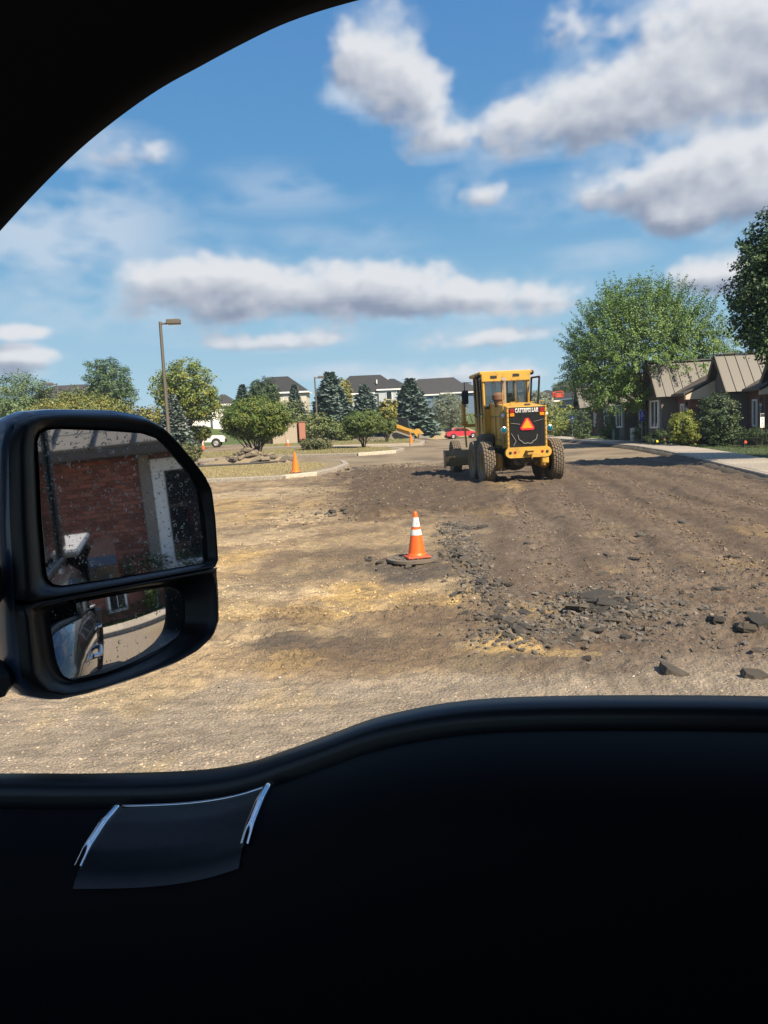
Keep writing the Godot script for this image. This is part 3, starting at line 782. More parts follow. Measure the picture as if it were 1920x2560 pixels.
func slab_poly(called: String, p2: PackedVector2Array, y: float, material: Material, sub := 1.5) -> void:   # ground sheet that follows the terrain
	var m := MB.new()
	var id := Geometry2D.triangulate_polygon(p2)
	for i in range(0, id.size(), 3):
		var q := []
		for k in 3: q.append(Vector3(p2[id[i + k]].x, terrain(p2[id[i + k]].x, p2[id[i + k]].y) + y, p2[id[i + k]].y))
		m.tri(q[0], q[1], q[2], Vector3.UP)
	structure(m, called, material)
const KERB := [[7.0, 12.0], [7.2, 4.0], [7.6, -3.0], [8.3, -9.0], [9.2, -15.0], [10.46, -21.3], [11.4, -26.0], [12.7, -32.1], [14.0, -39.0], [15.0, -46.0], [15.6, -55.0], [16.6, -72.0], [18.0, -100.0], [19.0, -120.0]]
func build_kerbs() -> void:
	var path := []
	for p in KERB: path.append(Vector3(p[0], 0, p[1]))
	kerb_run(path, "sidewalk_kerb", 0.17, 0.17)
	# slabs of the sidewalk, each cast on its own
	var walk := Node3D.new(); walk.name = "sidewalk"; add_child(walk); walk.set_meta("kind", "structure")
	for i in path.size() - 1:
		var a: Vector3 = path[i]; var b: Vector3 = path[i + 1]
		var d := b - a; var nseg := maxi(1, int(round(d.length() / 1.6))); var s := Vector3(-d.z, 0, d.x).normalized()
		if s.x < 0: s = -s
		for k in nseg:
			var m := MB.new()
			var p := a + d * ((k + 0.5) / nseg) + s * 1.0
			m.box(p + Vector3(0, 0.085 + rng.randf_range(-0.004, 0.004), 0), Vector3(1.8, 0.17, d.length() / nseg + 0.03 - 0.045), 0.008, Basis.looking_at(d.normalized(), Vector3.UP))
			part(m, "slab", concrete("walk_concrete_%d" % (rng.randi() % 3), [0.42, 0.46, 0.39][rng.randi() % 3]), walk)
	# soil ledge left along the kerb foot
	var led := MB.new(); var rows := []
	for i in range(3, path.size() - 1):
		for k in 14:
			var p: Vector3 = path[i].lerp(path[i + 1], k / 14.0)
			var d: Vector3 = (path[i + 1] - path[i]).normalized(); var s := Vector3(-d.z, 0, d.x); if s.x < 0: s = -s
			var w := 0.34 + 0.13 * nb.get_noise_2d(p.z, 3.0) + 0.1 * nc.get_noise_2d(p.z, 9.0)
			var hh := 0.1 + 0.06 * nb.get_noise_2d(p.z * 1.5, 30.0)
			rows.append(PackedVector3Array([p - s * 0.05 + Vector3(0, hh, 0), p - s * w * 0.55 + Vector3(0, hh * 1.05, 0), p - s * w + Vector3(0, hh * 0.5, 0), p - s * (w + 0.1) - Vector3(0, 0.06, 0)]))
	led.loft(rows, Vector3.UP); led.col = Color(0.1, 0.08, 0.06)
	for k in led.c.size(): led.c[k] = Color(0.12, 0.095, 0.07)
	structure(led, "kerb_soil_ledge", mats["soil"])
	# lawn between sidewalk and buildings
	var lp := PackedVector2Array()
	for p in KERB: lp.append(Vector2(p[0] + 1.8, p[1]))
	lp.append(Vector2(60, -120)); lp.append(Vector2(60, 12))
	slab_poly("lawn", lp, 0.09, textured(mt("lawn_soil", lin(0.06, 0.085, 0.025), 0.95), noise_tex(60, 0.07, 256, 0.55, 1.0), 0.7))
	grass_patch("grass", "short green grass of the lawn strip beside the sidewalk", poly([[12.3, -20], [12.9, -26], [14.2, -32], [15.6, -39], [16.5, -45], [17.1, -52], [18.0, -64], [19.5, -80], [22, -80], [20, -60], [19, -48], [18.6, -38], [18.0, -30], [16, -20]]), 26000, 0.07, [Color(0.06, 0.11, 0.02), Color(0.09, 0.14, 0.03)], 0.09)
	grass_patch("grass", "short green grass before the brick wall behind the truck", poly([[9.3, 6], [9.6, -3], [10.4, -9], [11.3, -9], [10.9, -3], [10.6, 6]]), 12000, 0.07, [Color(0.06, 0.11, 0.02), Color(0.1, 0.16, 0.03)], 0.09)
	# parking islands on the left
	var turf := textured(mt("dry_turf", lin(0.32, 0.25, 0.14), 0.95), noise_tex(61, 0.08, 256, 0.6, 1.0), 0.5)
	var i1 := [[-26.0, -33.6], [-7.5, -33.3], [-4.2, -33.0], [-3.0, -34.6], [-2.3, -37.4], [-1.9, -42.0], [-2.3, -46.5], [-3.4, -48.0], [-26.0, -50.5]]
	var i1v := []
	for p in i1: i1v.append(Vector3(p[0], 0, p[1]))
	kerb_run(i1v.slice(0, 2), "island_kerb", 0.45)
	kerb_run(i1v.slice(1, 5), "island_kerb", 0.47, 0.15, [1])
	kerb_run(i1v.slice(4, 8), "island_kerb", 0.3, 0.15)
	slab_poly("island_turf", poly(i1), 0.11, turf)
	grass_patch("grass", "dry yellow-green grass on the nearest parking island", poly([[-14, -34.2], [-4.0, -33.9], [-3.0, -37.4], [-2.9, -43.0], [-4.5, -46.5], [-14, -47.5]]), 20000, 0.06, [Color(0.33, 0.27, 0.12), Color(0.19, 0.185, 0.06), Color(0.4, 0.32, 0.17)], 0.11)
	var i2 := [[-16.0, -58.0], [-7.7, -57.6], [-1.7, -55.5], [1.0, -56.6], [1.6, -59.0], [0.4, -62.0], [-4.0, -66.0], [-16.0, -67.0]]
	var i2v := []
	for p in i2: i2v.append(Vector3(p[0], 0, p[1]))
	kerb_run(i2v.slice(0, 3), "island_kerb", 0.4, 0.15); kerb_run(i2v.slice(2, 4), "island_kerb", 0.5, 0.16, [0]); kerb_run(i2v.slice(3, 6), "island_kerb", 0.3)
	slab_poly("island_turf", poly(i2), 0.12, turf)
	var i3 := [[-12.0, -70.0], [-3.9, -66.5], [2.3, -64.6], [3.4, -66.0], [3.8, -70.5], [2.6, -74.0], [-12.0, -76.0]]
	var i3v := []
	for p in i3: i3v.append(Vector3(p[0], 0, p[1]))
	kerb_run(i3v.slice(0, 2), "island_kerb", 0.4); kerb_run(i3v.slice(1, 3), "island_kerb", 0.5, 0.16, [0]); kerb_run(i3v.slice(2, 6), "island_kerb", 0.3)
	slab_poly("island_turf", poly(i3), 0.12, turf)
	grass_patch("grass", "dry grass on the middle parking island", poly([[-15, -58.6], [-1.7, -56.4], [0.8, -57.4], [0.8, -60], [-4, -65], [-15, -66]]), 9000, 0.1, [Color(0.26, 0.22, 0.09), Color(0.15, 0.17, 0.05)], 0.12)
	grass_patch("grass", "dry grass on the farthest parking island", poly([[-11, -70.5], [-3.7, -67.4], [2.2, -65.6], [3.2, -70], [2.2, -73.4], [-11, -75]]), 7000, 0.1, [Color(0.2, 0.2, 0.07), Color(0.14, 0.17, 0.05)], 0.12)
	# landscape edging and white gravel under the round shrub
	var ed := MB.new()
	ed.tube([Vector3(-14, 0.17, -47.2), Vector3(-11.3, 0.16, -47.9), Vector3(-8.0, 0.16, -48.4), Vector3(-6.4, 0.18, -49.0)], [0.07], 6)
	tag(part(ed, "bed_edging", mt("edging", lin(0.03, 0.03, 0.032), 0.6)), "black plastic edging strip along the bed of the round shrub", "edging")

# ---------------------------------------------------------------- office buildings
func brick_mat() -> StandardMaterial3D:
	if mats.has("brick"): return mats["brick"]
	var im := Image.create(256, 192, false, Image.FORMAT_RGB8)
	im.fill(Color(0.62, 0.58, 0.54))
	var r := RandomNumberGenerator.new(); r.seed = 9
	for row in 12:
		for b in 5:
			var t := r.randf_range(0.75, 1.1)
			im.fill_rect(Rect2i(b * 64 + (32 if row % 2 else 0) - 32, row * 16, 61, 13), Color(0.50 * t, 0.26 * t, 0.21 * t))
	im.generate_mipmaps()
	var m := mt("brick", lin(0.75, 0.75, 0.75), 0.9)
	m.uv1_triplanar = true; m.uv1_world_triplanar = true
	m.uv1_scale = Vector3(1.22, 1.22, 1.22)
	m.albedo_texture = ImageTexture.create_from_image(im)
	return m
func window_part(b: Node, p: Vector3, w: float, h: float, axis: Basis, bars := 1, t := 0.1) -> void:   # faces local +z of axis
	var fr := MB.new(); fr.x = Transform3D(axis, p)
	fr.box(Vector3(0, h / 2 - t / 2, 0), Vector3(w, t, 0.12), 0.01); fr.box(Vector3(0, -h / 2 + t / 2, 0), Vector3(w, t, 0.12), 0.01)
	for s in [-1.0, 1.0]: fr.box(Vector3(s * (w / 2 - t / 2), 0, 0.002), Vector3(t, h - 2 * t, 0.12), 0.01)
	for k in bars: fr.box(Vector3(-w / 2 + w * (k + 1) / (bars + 1), 0, -0.005), Vector3(0.05, h - 2 * t, 0.08))
	var o := part(fr, "window", mt("white_trim", lin(0.72, 0.72, 0.70), 0.5), b)
	var g := MB.new(); g.x = Transform3D(axis, p)
	g.box(Vector3(0, 0, -0.03), Vector3(w - 2 * t + 0.01, h - 2 * t + 0.01, 0.012))
	part(g, "pane", mt("dark_pane", lin(0.012, 0.016, 0.02), 0.04), o)
func office_unit(b: Node, gx: float, gz: float, near_side := true) -> void:
	var L := Basis(Vector3.UP, -PI / 2)   # local +z turned to face -x
	var taupe := mt("taupe_siding", lin(0.13, 0.11, 0.09), 0.8)
	var metal := mt("seam_metal", lin(0.1, 0.091, 0.076), 0.5)
	var trim := mt("brown_trim", lin(0.075, 0.06, 0.05), 0.6)
	var m := MB.new()
	m.x = Transform3D(Basis(Vector3(0, 0, 1), Vector3(0, 1, 0), Vector3(-1, 0, 0)), Vector3(gx + 0.25, 0, gz))   # polygon x runs along world z
	m.prism(poly([[-1.2, 0], [1.2, 0], [1.2, 3.15], [0, 4.9], [-1.2, 3.15]]), 0.0, 0.25)
	part(m, "gable_wall", taupe, b)
	for s in [-1.0, 1.0]:
		m = MB.new()
		m.box(Vector3(gx + 1.15, 1.5, gz + s * 1.12), Vector3(1.8, 3.0, 0.16))
		part(m, "bay_side_wall", taupe, b)
	# standing-seam gable roof, a part for each pan, its seam a sub-part
	var roof := group_node("gable_roof", b)
	var run := 1.55; var rise := 2.15; var ang := atan2(rise, run); var sl := Vector2(run, rise).length()
	for s in [-1.0, 1.0]:
		var bs := Basis(Vector3(1, 0, 0), s * ang)
		for k in 14:
			m = MB.new()
			var px := gx - 0.4 + 0.58 * (k + 0.5)
			var c := Vector3(px, 5.12 - rise / 2 + 0.0, gz + s * run / 2)
			m.box(c, Vector3(0.575, 0.05, sl), 0.004, bs)
			m.box(c + bs * Vector3(0.285, 0.045, 0), Vector3(0.025, 0.05, sl), 0.0, bs)
			part(m, "roof_pan", metal, roof)
		m = MB.new()
		m.box(Vector3(gx - 0.42, 5.05 - rise / 2, gz + s * run / 2), Vector3(0.05, 0.24, sl), 0.0, bs)
		part(m, "barge_board", trim, roof)
	m = MB.new()
	m.box(Vector3(gx + 3.6, 5.19, gz), Vector3(8.1, 0.06, 0.34), 0.02)
	part(m, "ridge_cap", metal, roof)
	window_part(b, Vector3(gx - 0.04, 1.95, gz + 0.1), 1.5, 1.75, L)
	m = MB.new()
	m.box(Vector3(gx - 0.06, 2.98, gz + 0.1), Vector3(0.25, 0.16, 2.1), 0.01)
	part(m, "canopy_beam", taupe, b)
	if not near_side: return
	# brick stretch beside the bay, with its hip roof and cream eave return
	m = MB.new()
	m.box(Vector3(gx + 1.12, 1.55, gz + 2.17), Vector3(0.24, 3.1, 1.92))
	m.box(Vector3(gx + 4.7, 1.55, gz + 3.0), Vector3(6.9, 3.1, 0.24))
	part(m, "brick_wall", brick_mat(), b)
	m = MB.new()
	var a := Vector3(gx + 0.62, 3.02, 0); var e := Vector3(gx + 5.6, 5.35, 0)
	var d := e - a; var pitch := atan2(d.y, d.x)
	m.box((a + e) * 0.5 + Vector3(0, 0.06, gz + 2.15), Vector3(d.length(), 0.1, 2.55), 0.01, Basis(Vector3(0, 0, 1), pitch))
	var shingle := mt("shingle", lin(0.12, 0.10, 0.085), 0.95)
	textured(shingle, noise_tex(71, 0.1, 256, 0.6, 1.0), 1.5)
	part(m, "hip_roof", shingle, b)
	m = MB.new()
	m.box(Vector3(gx + 0.56, 3.02, gz + 2.15), Vector3(0.1, 0.17, 2.6), 0.02)
	part(m, "gutter", trim, b)
	m = MB.new()
	m.prism(poly([[gx + 0.66, 2.72], [gx + 2.7, 2.72], [gx + 2.7, 3.9], [gx + 0.66, 2.95]]), gz + 3.12, gz + 3.39)
	part(m, "eave_return", mt("cream_trim", lin(0.52, 0.43, 0.32), 0.7), b)
	window_part(b, Vector3(gx + 0.98, 1.75, gz + 2.05), 0.55, 1.5, L, 0)
	m = MB.new()
	m.box(Vector3(gx + 0.975, 1.95, gz + 2.72), Vector3(0.03, 0.7, 0.36), 0.005)
	var pl := part(m, "wall_plaque", mt("plaque", lin(0.02, 0.02, 0.02), 0.4), b)
	m = MB.new()
	m.x = Transform3D(L, Vector3(gx + 0.955, 1.95, gz + 2.72))
	m.box(Vector3(0, 0.22, 0), Vector3(0.26, 0.16, 0.006))
	for k in 4: m.box(Vector3(rng.randf_range(-0.02, 0.02), 0.06 - k * 0.09, 0), Vector3(0.2 + 0.06 * (k % 2), 0.035, 0.006))
	part(m, "plaque_lettering", mt("plaque_text", lin(0.5, 0.5, 0.5), 0.5), pl)
	m = MB.new()
	m.box(Vector3(gx + 0.92, 2.5, gz + 2.75), Vector3(0.16, 0.22, 0.16), 0.03)
	part(m, "wall_lamp", trim, b)
func build_offices() -> void:
	var b := thing("office_building", "brick office row with steep standing-seam gables and white windows", "building", Vector3.ZERO)
	office_unit(b, 17.35, -50.0); office_unit(b, 19.75, -45.8); office_unit(b, 21.2, -42.0)
	office_unit(b, 18.6, -61.5)
	var m := MB.new()
	m.box(Vector3(27.5, 1.5, -50.0), Vector3(12, 3.0, 24))
	part(m, "rear_wall", brick_mat(), b)
	m = MB.new()
	m.prism(poly([[21.0, 3.1], [34.0, 3.1], [29.0, 5.2], [25.6, 5.2]]), -62.5, -38.5)
	part(m, "main_roof", mats["shingle"], b)
	b = thing("office_building", "farther brick office with gable roof half hidden under the big maple", "building", Vector3.ZERO)
	office_unit(b, 21.0, -83.0); office_unit(b, 22.6, -79.0)
	m = MB.new()
	m.box(Vector3(30.0, 1.5, -82.0), Vector3(12, 3.0, 12))
	part(m, "rear_wall", brick_mat(), b)
	near_office()
	for a in [[16.7, -52.6, 17.2, -48.8, 0.8, "low dark hedge under the window behind the nearer parking sign"], [18.7, -47.4, 19.3, -45.0, 0.9, "low dark hedge between the bright and the tall dark shrub"], [19.2, -42.4, 20.0, -36.0, 1.0, "dark hedge along the wall behind the white notice board"], [18.0, -40.6, 18.8, -37.6, 0.9, "dark hedge in front of the white notice board"]]:
		hedge_row(a[5], Vector3(a[0], 0.05, a[1]), Vector3(a[2], 0.05, a[3]), 0.7, a[4], 110)
func near_office() -> void:   # the building that the truck's mirror shows
	var X := 11.6
	var b := thing("office_building", "near brick office reflected in the truck mirror, white framed window", "building", Vector3(X, 0, 0.92))
	var m := MB.new()
	m.box(Vector3(0.3, 1.5, 0.5), Vector3(0.5, 3.0, 15.0))
	var wall := part(m, "brick_wall", textured(mt("mortar", lin(0.28, 0.26, 0.235), 0.95), noise_tex(72, 0.08, 128, 0.7, 1.0), 2.0), b)
	var kinds := []
	for t in [0.8, 1.0, 1.15, 0.65]:
		kinds.append(textured(mt("brick_%d" % kinds.size(), lin(0.45 * t, 0.165 * t, 0.115 * t), 0.9), noise_tex(73, 0.09, 128, 0.65, 1.0), 3.0))
	var one := MB.new(); one.box(Vector3.ZERO, Vector3(0.05, 0.058, 0.195), 0.004)
	var bm := one.mesh(); var rest := MB.new(); var made := 0
	for row in 42:
		for k in 72:
			var z := -7.0 + k * 0.206 + (0.103 if row % 2 else 0.0); var y := 0.1 + row * 0.069
			if z > -2.75 and z < -0.85 and y > 0.7 and y < 2.4: continue
			if z > -5.9 and z < -4.6 and y < 2.3: continue
			if made < 300 and z > -1.0 and z < 1.1 and y > 0.75:
				var o := MeshInstance3D.new(); o.mesh = bm; o.material_override = kinds[rng.randi() % 4]
				o.name = "brick"; wall.add_child(o, true); o.position = Vector3(0.048, y, z); made += 1
			else:
				rest.box(Vector3(0.048, y, z), Vector3(0.05, 0.058, 0.195))
	var ro := part(rest, "far_bricks", kinds[1], wall); ro.set_meta("kind", "stuff")
	var L := Basis(Vector3.UP, -PI / 2)
	m = MB.new()
	m.box(Vector3(-0.02, 1.6, -0.92), Vector3(0.14, 1.95, 0.17), 0.01)
	part(m, "window_casing", mt("taupe_light", lin(0.22, 0.195, 0.165), 0.8), b)
	window_part(b, Vector3(-0.02, 1.55, -1.86), 1.7, 1.85, L, 1, 0.2)
	window_part(b, Vector3(-0.02, 1.15, -5.2), 1.05, 2.2, L, 0)
	window_part(b, Vector3(-0.02, 1.7, 3.4), 1.6, 1.5, L, 1)
	m = MB.new()
	m.box(Vector3(-0.15, 2.62, 0.5), Vector3(0.75, 0.14, 15.2), 0.01)
	part(m, "soffit", mt("brown_trim"), b)
	var roof := group_node("seam_roof", b)
	for k in 26:
		m = MB.new()
		var p := Vector3(0.85, 3.32, -7.1 + k * 0.6)
		var bs := Basis(Vector3(0, 0, 1), 0.42)
		m.box(p, Vector3(3.0, 0.05, 0.59), 0.004, bs); m.box(p + bs * Vector3(0, 0.05, 0.29), Vector3(3.0, 0.06, 0.03), 0.0, bs)
		part(m, "roof_pan", mats["seam_metal"], roof)
	hedge_row("dark clipped hedge before the near brick wall behind the truck", Vector3(10.9, 0.05, -7.0), Vector3(10.9, 0.05, 5.0), 0.7, 0.95, 420)
	ball_bush("shrub", "leafy shrub beside the near office door behind the truck", "stem2", Vector3(10.6, 0.05, -3.9), 2.3, 0.75, 260, 0.09)

# ---------------------------------------------------------------- houses on the bank
func house(label: String, at: Vector3, turn: float, w: float, d: float, wall_h: float, roof_h: float, wall: Color, roof: Color, wins: Array, wing: Array = []) -> Node3D:
	var b := thing("house", label, "house", at, turn)
	var blocks := [[0.0, 0.0, w, d, wall_h, roof_h]]
	for k in wing: blocks.append(k)
	var wm := mt("house_wall_%s" % wall.to_html(), wall, 0.8)
	var rm := textured(mt("house_roof_%s" % roof.to_html(), roof, 0.95), noise_tex(80, 0.12, 128, 0.6, 1.0), 0.5)
	for k in blocks:
		var m := MB.new()
		m.box(Vector3(k[0], k[4] / 2 - 1.0, k[1]), Vector3(k[2], k[4] + 2.0, k[3]))
		part(m, "wall", wm, b)
		m = MB.new()
		var hx: float = k[2] / 2 + 0.4; var hz: float = k[3] / 2 + 0.4; var y: float = k[4]; var t: float = k[4] + k[5]
		var rl := maxf(hx - hz, 0.3)
		var A := Vector3(k[0] - hx, y, k[1] + hz); var B := Vector3(k[0] + hx, y, k[1] + hz); var C := Vector3(k[0] + hx, y, k[1] - hz); var D := Vector3(k[0] - hx, y, k[1] - hz)
		var E := Vector3(k[0] - rl, t, k[1]); var F := Vector3(k[0] + rl, t, k[1])
		m.quad(A, B, F, E, Vector3(0, 1, 1)); m.quad(C, D, E, F, Vector3(0, 1, -1)); m.tri(B, C, F, Vector3(1, 1, 0)); m.tri(D, A, E, Vector3(-1, 1, 0))
		part(m, "roof", rm, b)
		m = MB.new()
		m.box(Vector3(k[0], y - 0.1, k[1] + hz - 0.02), Vector3(hx * 2, 0.24, 0.06)); m.box(Vector3(k[0] - hx + 0.02, y - 0.1, k[1]), Vector3(0.06, 0.24, hz * 2 - 0.1)); m.box(Vector3(k[0] + hx - 0.02, y - 0.1, k[1]), Vector3(0.06, 0.24, hz * 2 - 0.1))
		part(m, "eave_board", mt("white_trim", lin(0.72, 0.72, 0.70), 0.5), b)
	for q in wins:
		window_part(b, Vector3(q[0], q[1], q[4] if q.size() > 4 else d / 2 + 0.02), q[2], q[3], Basis(), 1)
	return b
func build_houses() -> void:
	var dk := lin(0.045, 0.045, 0.05); var gr := lin(0.065, 0.065, 0.07)
	var b := house("grey two-storey house with dark hip roof behind the spruces", Vector3(-2.2, 4.2, -143.0), 0.1, 12.5, 7.0, 4.0, 3.3, lin(0.35, 0.385, 0.41), dk, [[2.1, 2.2, 1.6, 1.7], [0.4, 2.2, 1.2, 1.7]], [[4.6, 1.6, 5.4, 4.6, 4.5, 1.9]])
	window_part(b, Vector3(3.7, 3.4, 3.94), 1.1, 1.6, Basis(), 0); window_part(b, Vector3(5.6, 3.9, 3.94), 1.2, 0.8, Basis(), 1)
	var m := MB.new(); m.tube([Vector3(1.8, 5.6, 2.4), Vector3(1.8, 6.3, 2.4)], [0.12], 6); part(m, "roof_vent", mats["white_trim"], b)
	house("blue sided house with charcoal hip roof behind the silvery tree", Vector3(10.6, 4.0, -145.0), -0.08, 13.0, 6.6, 3.5, 3.0, lin(0.11, 0.165, 0.25), gr, [[1.3, 2.2, 1.6, 1.8], [-3.4, 1.4, 1.6, 2.2]], [[4.6, 1.4, 7.0, 5.4, 3.6, 1.8]])
	house("cream house with dark hip roof behind the dark leafy tree", Vector3(-15.6, 4.2, -126.0), 0.0, 9.0, 6.0, 4.0, 2.6, lin(0.5, 0.46, 0.38), dk, [[1.5, 2.6, 1.2, 1.3]])
	house("white house with long white wing on the grass bank", Vector3(-22.4, 3.2, -115.0), 0.25, 3.6, 5.0, 3.2, 1.5, lin(0.72, 0.71, 0.68), gr, [[0.6, 1.9, 0.7, 1.0]], [[-3.4, -0.5, 5.5, 4.5, 1.7, 0.9]])
	house("house with grey hip roof showing above the yellowing low tree", Vector3(-47.0, 4.8, -122.0), 0.0, 12.0, 7.0, 3.4, 2.6, lin(0.3, 0.27, 0.24), gr, [[-2, 2, 1.2, 1.3], [2, 2, 1.2, 1.3]])
	house("slate blue house with dark roof beyond the orange lift", Vector3(31.4, 3.0, -148.0), 0.0, 7.0, 8.0, 2.4, 2.1, lin(0.13, 0.15, 0.2), dk, [[1.0, 0.9, 1.6, 1.1], [-1.6, 0.9, 1.2, 1.1]])
	house("grey-blue gabled house at the end of the street", Vector3(36.6, 3.0, -143.0), 0.3, 6.0, 8.0, 2.6, 2.4, lin(0.16, 0.19, 0.24), gr, [[-1.4, 1.2, 1.0, 1.8], [1.4, 1.2, 1.0, 1.8]])
# ---------------------------------------------------------------- motor grader
func dusty(key: String, c: Color, rough: float, lo := 0.6) -> StandardMaterial3D:   # paint or steel under dried mud and grime
	if mats.has(key): return mats[key]
	var m := mt(key, Color(1, 1, 1), rough)
	var sd := hash(key) % 500
	var f := FastNoiseLite.new(); f.seed = sd; f.frequency = 0.012; f.fractal_octaves = 5
	var g := FastNoiseLite.new(); g.seed = sd + 9; g.frequency = 0.05; g.fractal_octaves = 4
	var a := f.get_seamless_image(256, 256); var b := g.get_seamless_image(256, 256)
	var im := Image.create(256, 256, false, Image.FORMAT_RGB8)
	var mud := lin(0.17, 0.125, 0.08)
	for y in 256:
		for x in 256:
			var u := a.get_pixel(x, y).r; var w := b.get_pixel(x, y).r
			var k := clampf((u * 0.65 + w * 0.5 - lo + 0.1) * 2.2, 0.0, 1.0) * (1.15 - lo)
			var q := c.lerp(mud, clampf(k, 0.0, 0.85))
			var s := 0.86 + 0.14 * w
			if w > 0.83: q = q.darkened(0.4)
			im.set_pixel(x, y, Color(q.r * s, q.g * s, q.b * s))
	im.generate_mipmaps()
	return textured(m, ImageTexture.create_from_image(im), 0.8, null, 0.0, false)
func wheel(parent: Node, at: Vector3, r: float, w: float, out: float) -> void:
	var wn := group_node("wheel", parent)
	wn.position = at
	var ax := Transform3D(Basis(Vector3(0, 0, 1), -PI / 2), Vector3.ZERO)   # lathe axis along x
	var m := MB.new()
	var h := w / 2
	m.lathe([[r * 0.52, -h * 0.72], [r * 0.62, -h], [r * 0.82, -h * 1.02], [r * 0.93, -h * 0.86], [r * 0.955, -h * 0.6], [r * 0.96, 0], [r * 0.955, h * 0.6], [r * 0.93, h * 0.86], [r * 0.82, h * 1.02], [r * 0.62, h], [r * 0.52, h * 0.72]], 40, ax)
	var cnt := 30
	for k in cnt:
		for col in 5:
			var a := TAU * (k + (0.5 if col % 2 else 0.0) + 0.1 * col) / cnt
			var x := (col - 2) * w * 0.2
			var rr := r * (0.972 if absf(col - 2) < 2 else 0.945)
			var tilt := 0.0 if absf(col - 2) < 2 else signf(col - 2) * -0.35
			var bs := Basis(Vector3(1, 0, 0), -a) * Basis(Vector3(0, 0, 1), tilt)
			m.box(Vector3(x, cos(a) * rr, -sin(a) * rr), Vector3(w * 0.165, r * 0.075, TAU * r / cnt * 0.82), 0.008, bs)
	part(m, "tyre", dusty("tyre_rubber", lin(0.15, 0.122, 0.092), 0.95, 0.5), wn)
	m = MB.new()
	m.lathe([[0.0, out * h * 0.2], [r * 0.16, out * h * 0.25], [r * 0.2, out * h * 0.05], [r * 0.42, out * h * 0.1], [r * 0.47, out * h * 0.62], [r * 0.53, out * h * 0.75]], 28, ax)
	for k in 10:
		var a := TAU * k / 10.0
		m.box(Vector3(out * h * 0.16, cos(a) * r * 0.3, sin(a) * r * 0.3), Vector3(0.05, 0.04, 0.04), 0.008)
	part(m, "rim", dusty("rim_paint", lin(0.3, 0.19, 0.05), 0.7), wn)
func build_grader() -> void:
	var g := thing("motor_grader", "yellow motor grader with orange warning triangle on its black radiator grille", "grader", Vector3(4.40, 0.0, -25.1), deg_to_rad(4.0))
	var yl := dusty("machine_yellow", lin(0.62, 0.345, 0.045), 0.48, 0.66)
	var dyl := dusty("worn_yellow", lin(0.42, 0.235, 0.045), 0.7, 0.62)
	var bk := mt("machine_black", lin(0.009, 0.009, 0.01), 0.55)
	var dirty := dusty("greasy_steel", lin(0.07, 0.055, 0.04), 0.8, 0.5)
	for s in [-1.0, 1.0]:
		wheel(g, Vector3(s * 1.09, 0.66, 0), 0.67, 0.36, s)
		wheel(g, Vector3(s * 1.09, 0.66, -1.52), 0.67, 0.36, s)
		wheel(g, Vector3(s * 1.02, 0.64, -6.3), 0.65, 0.34, s)
		var m := MB.new()
		m.box(Vector3(s * 0.74, 0.68, -0.76), Vector3(0.26, 0.5, 2.2), 0.08)
		part(m, "tandem_case", dyl, g)
	var m := MB.new()
	m.tube([Vector3(-0.8, 0.68, -0.76), Vector3(0.8, 0.68, -0.76)], [0.24], 14); m.ball(Vector3(0, 0.66, -0.7), Vector3(0.42, 0.34, 0.42), 8, 14)
	m.box(Vector3(0, 0.78, 0.1), Vector3(0.7, 0.28, 1.5), 0.05)
	part(m, "rear_axle", dirty, g)
	m = MB.new()   # engine hood with sloping top
	m.x = Transform3D(Basis(Vector3(0, 0, -1), Vector3(0, 1, 0), Vector3(1, 0, 0)), Vector3(-0.56, 0, 0))
	m.prism(poly([[-0.98, 1.12], [1.75, 1.05], [1.75, 2.55], [0.6, 2.5], [-0.9, 2.36], [-0.98, 2.3]]), 0.0, 1.12)
	var hood := part(m, "engine_hood", yl, g)
	for s in [-1.0, 1.0]:
		m = MB.new()
		m.box(Vector3(s * 0.565, 1.75, 0.25), Vector3(0.02, 0.95, 0.9), 0.01)
		part(m, "hood_door", dyl, hood)
	m = MB.new()
	for sg in [[-0.3, 0.2], [0.3, 0.2], [-0.45, 0.85], [0.45, 0.85]]:
		m.tube([Vector3(sg[0], 2.38, sg[1]), Vector3(sg[0], 2.5, sg[1]), Vector3(sg[0] + 0.14, 2.5, sg[1])], [0.012], 6)
	part(m, "grab_handle", yl, hood)
	# radiator guard
	m = MB.new()
	m.box(Vector3(0, 1.72, 1.0), Vector3(1.1, 1.24, 0.03), 0.01)
	var grille := part(m, "radiator_grille", bk, g)
	m = MB.new()
	for k in 40: m.box(Vector3(0, 1.13 + k * 0.029, 1.022), Vector3(1.06, 0.009, 0.012))
	for k in 4: m.box(Vector3(-0.42 + 0.28 * k, 1.7, 1.03), Vector3(0.012, 1.14, 0.012))
	part(m, "grille_bars", mt("grille_bar", lin(0.014, 0.014, 0.015), 0.45), grille)
	m = MB.new()   # loose bent cable hanging on the guard
	var pts := []
	for k in 15:
		var a := PI * k / 14.0
		pts.append(Vector3(cos(a) * 0.3, 1.5 - sin(a) * 0.27 + 0.02 * sin(k * 2.0), 1.045))
	m.tube(pts, [0.016], 6)
	m.tube([Vector3(-0.5, 1.55, 1.04), Vector3(-0.36, 1.32, 1.04), Vector3(-0.44, 1.18, 1.04)], [0.012], 5); m.tube([Vector3(0.5, 1.95, 1.04), Vector3(0.2, 1.88, 1.04)], [0.008], 5); m.tube([Vector3(-0.5, 1.86, 1.04), Vector3(-0.22, 1.82, 1.04)], [0.01], 5)
	part(m, "loose_cable", mt("cable", lin(0.16, 0.15, 0.14), 0.7), grille)
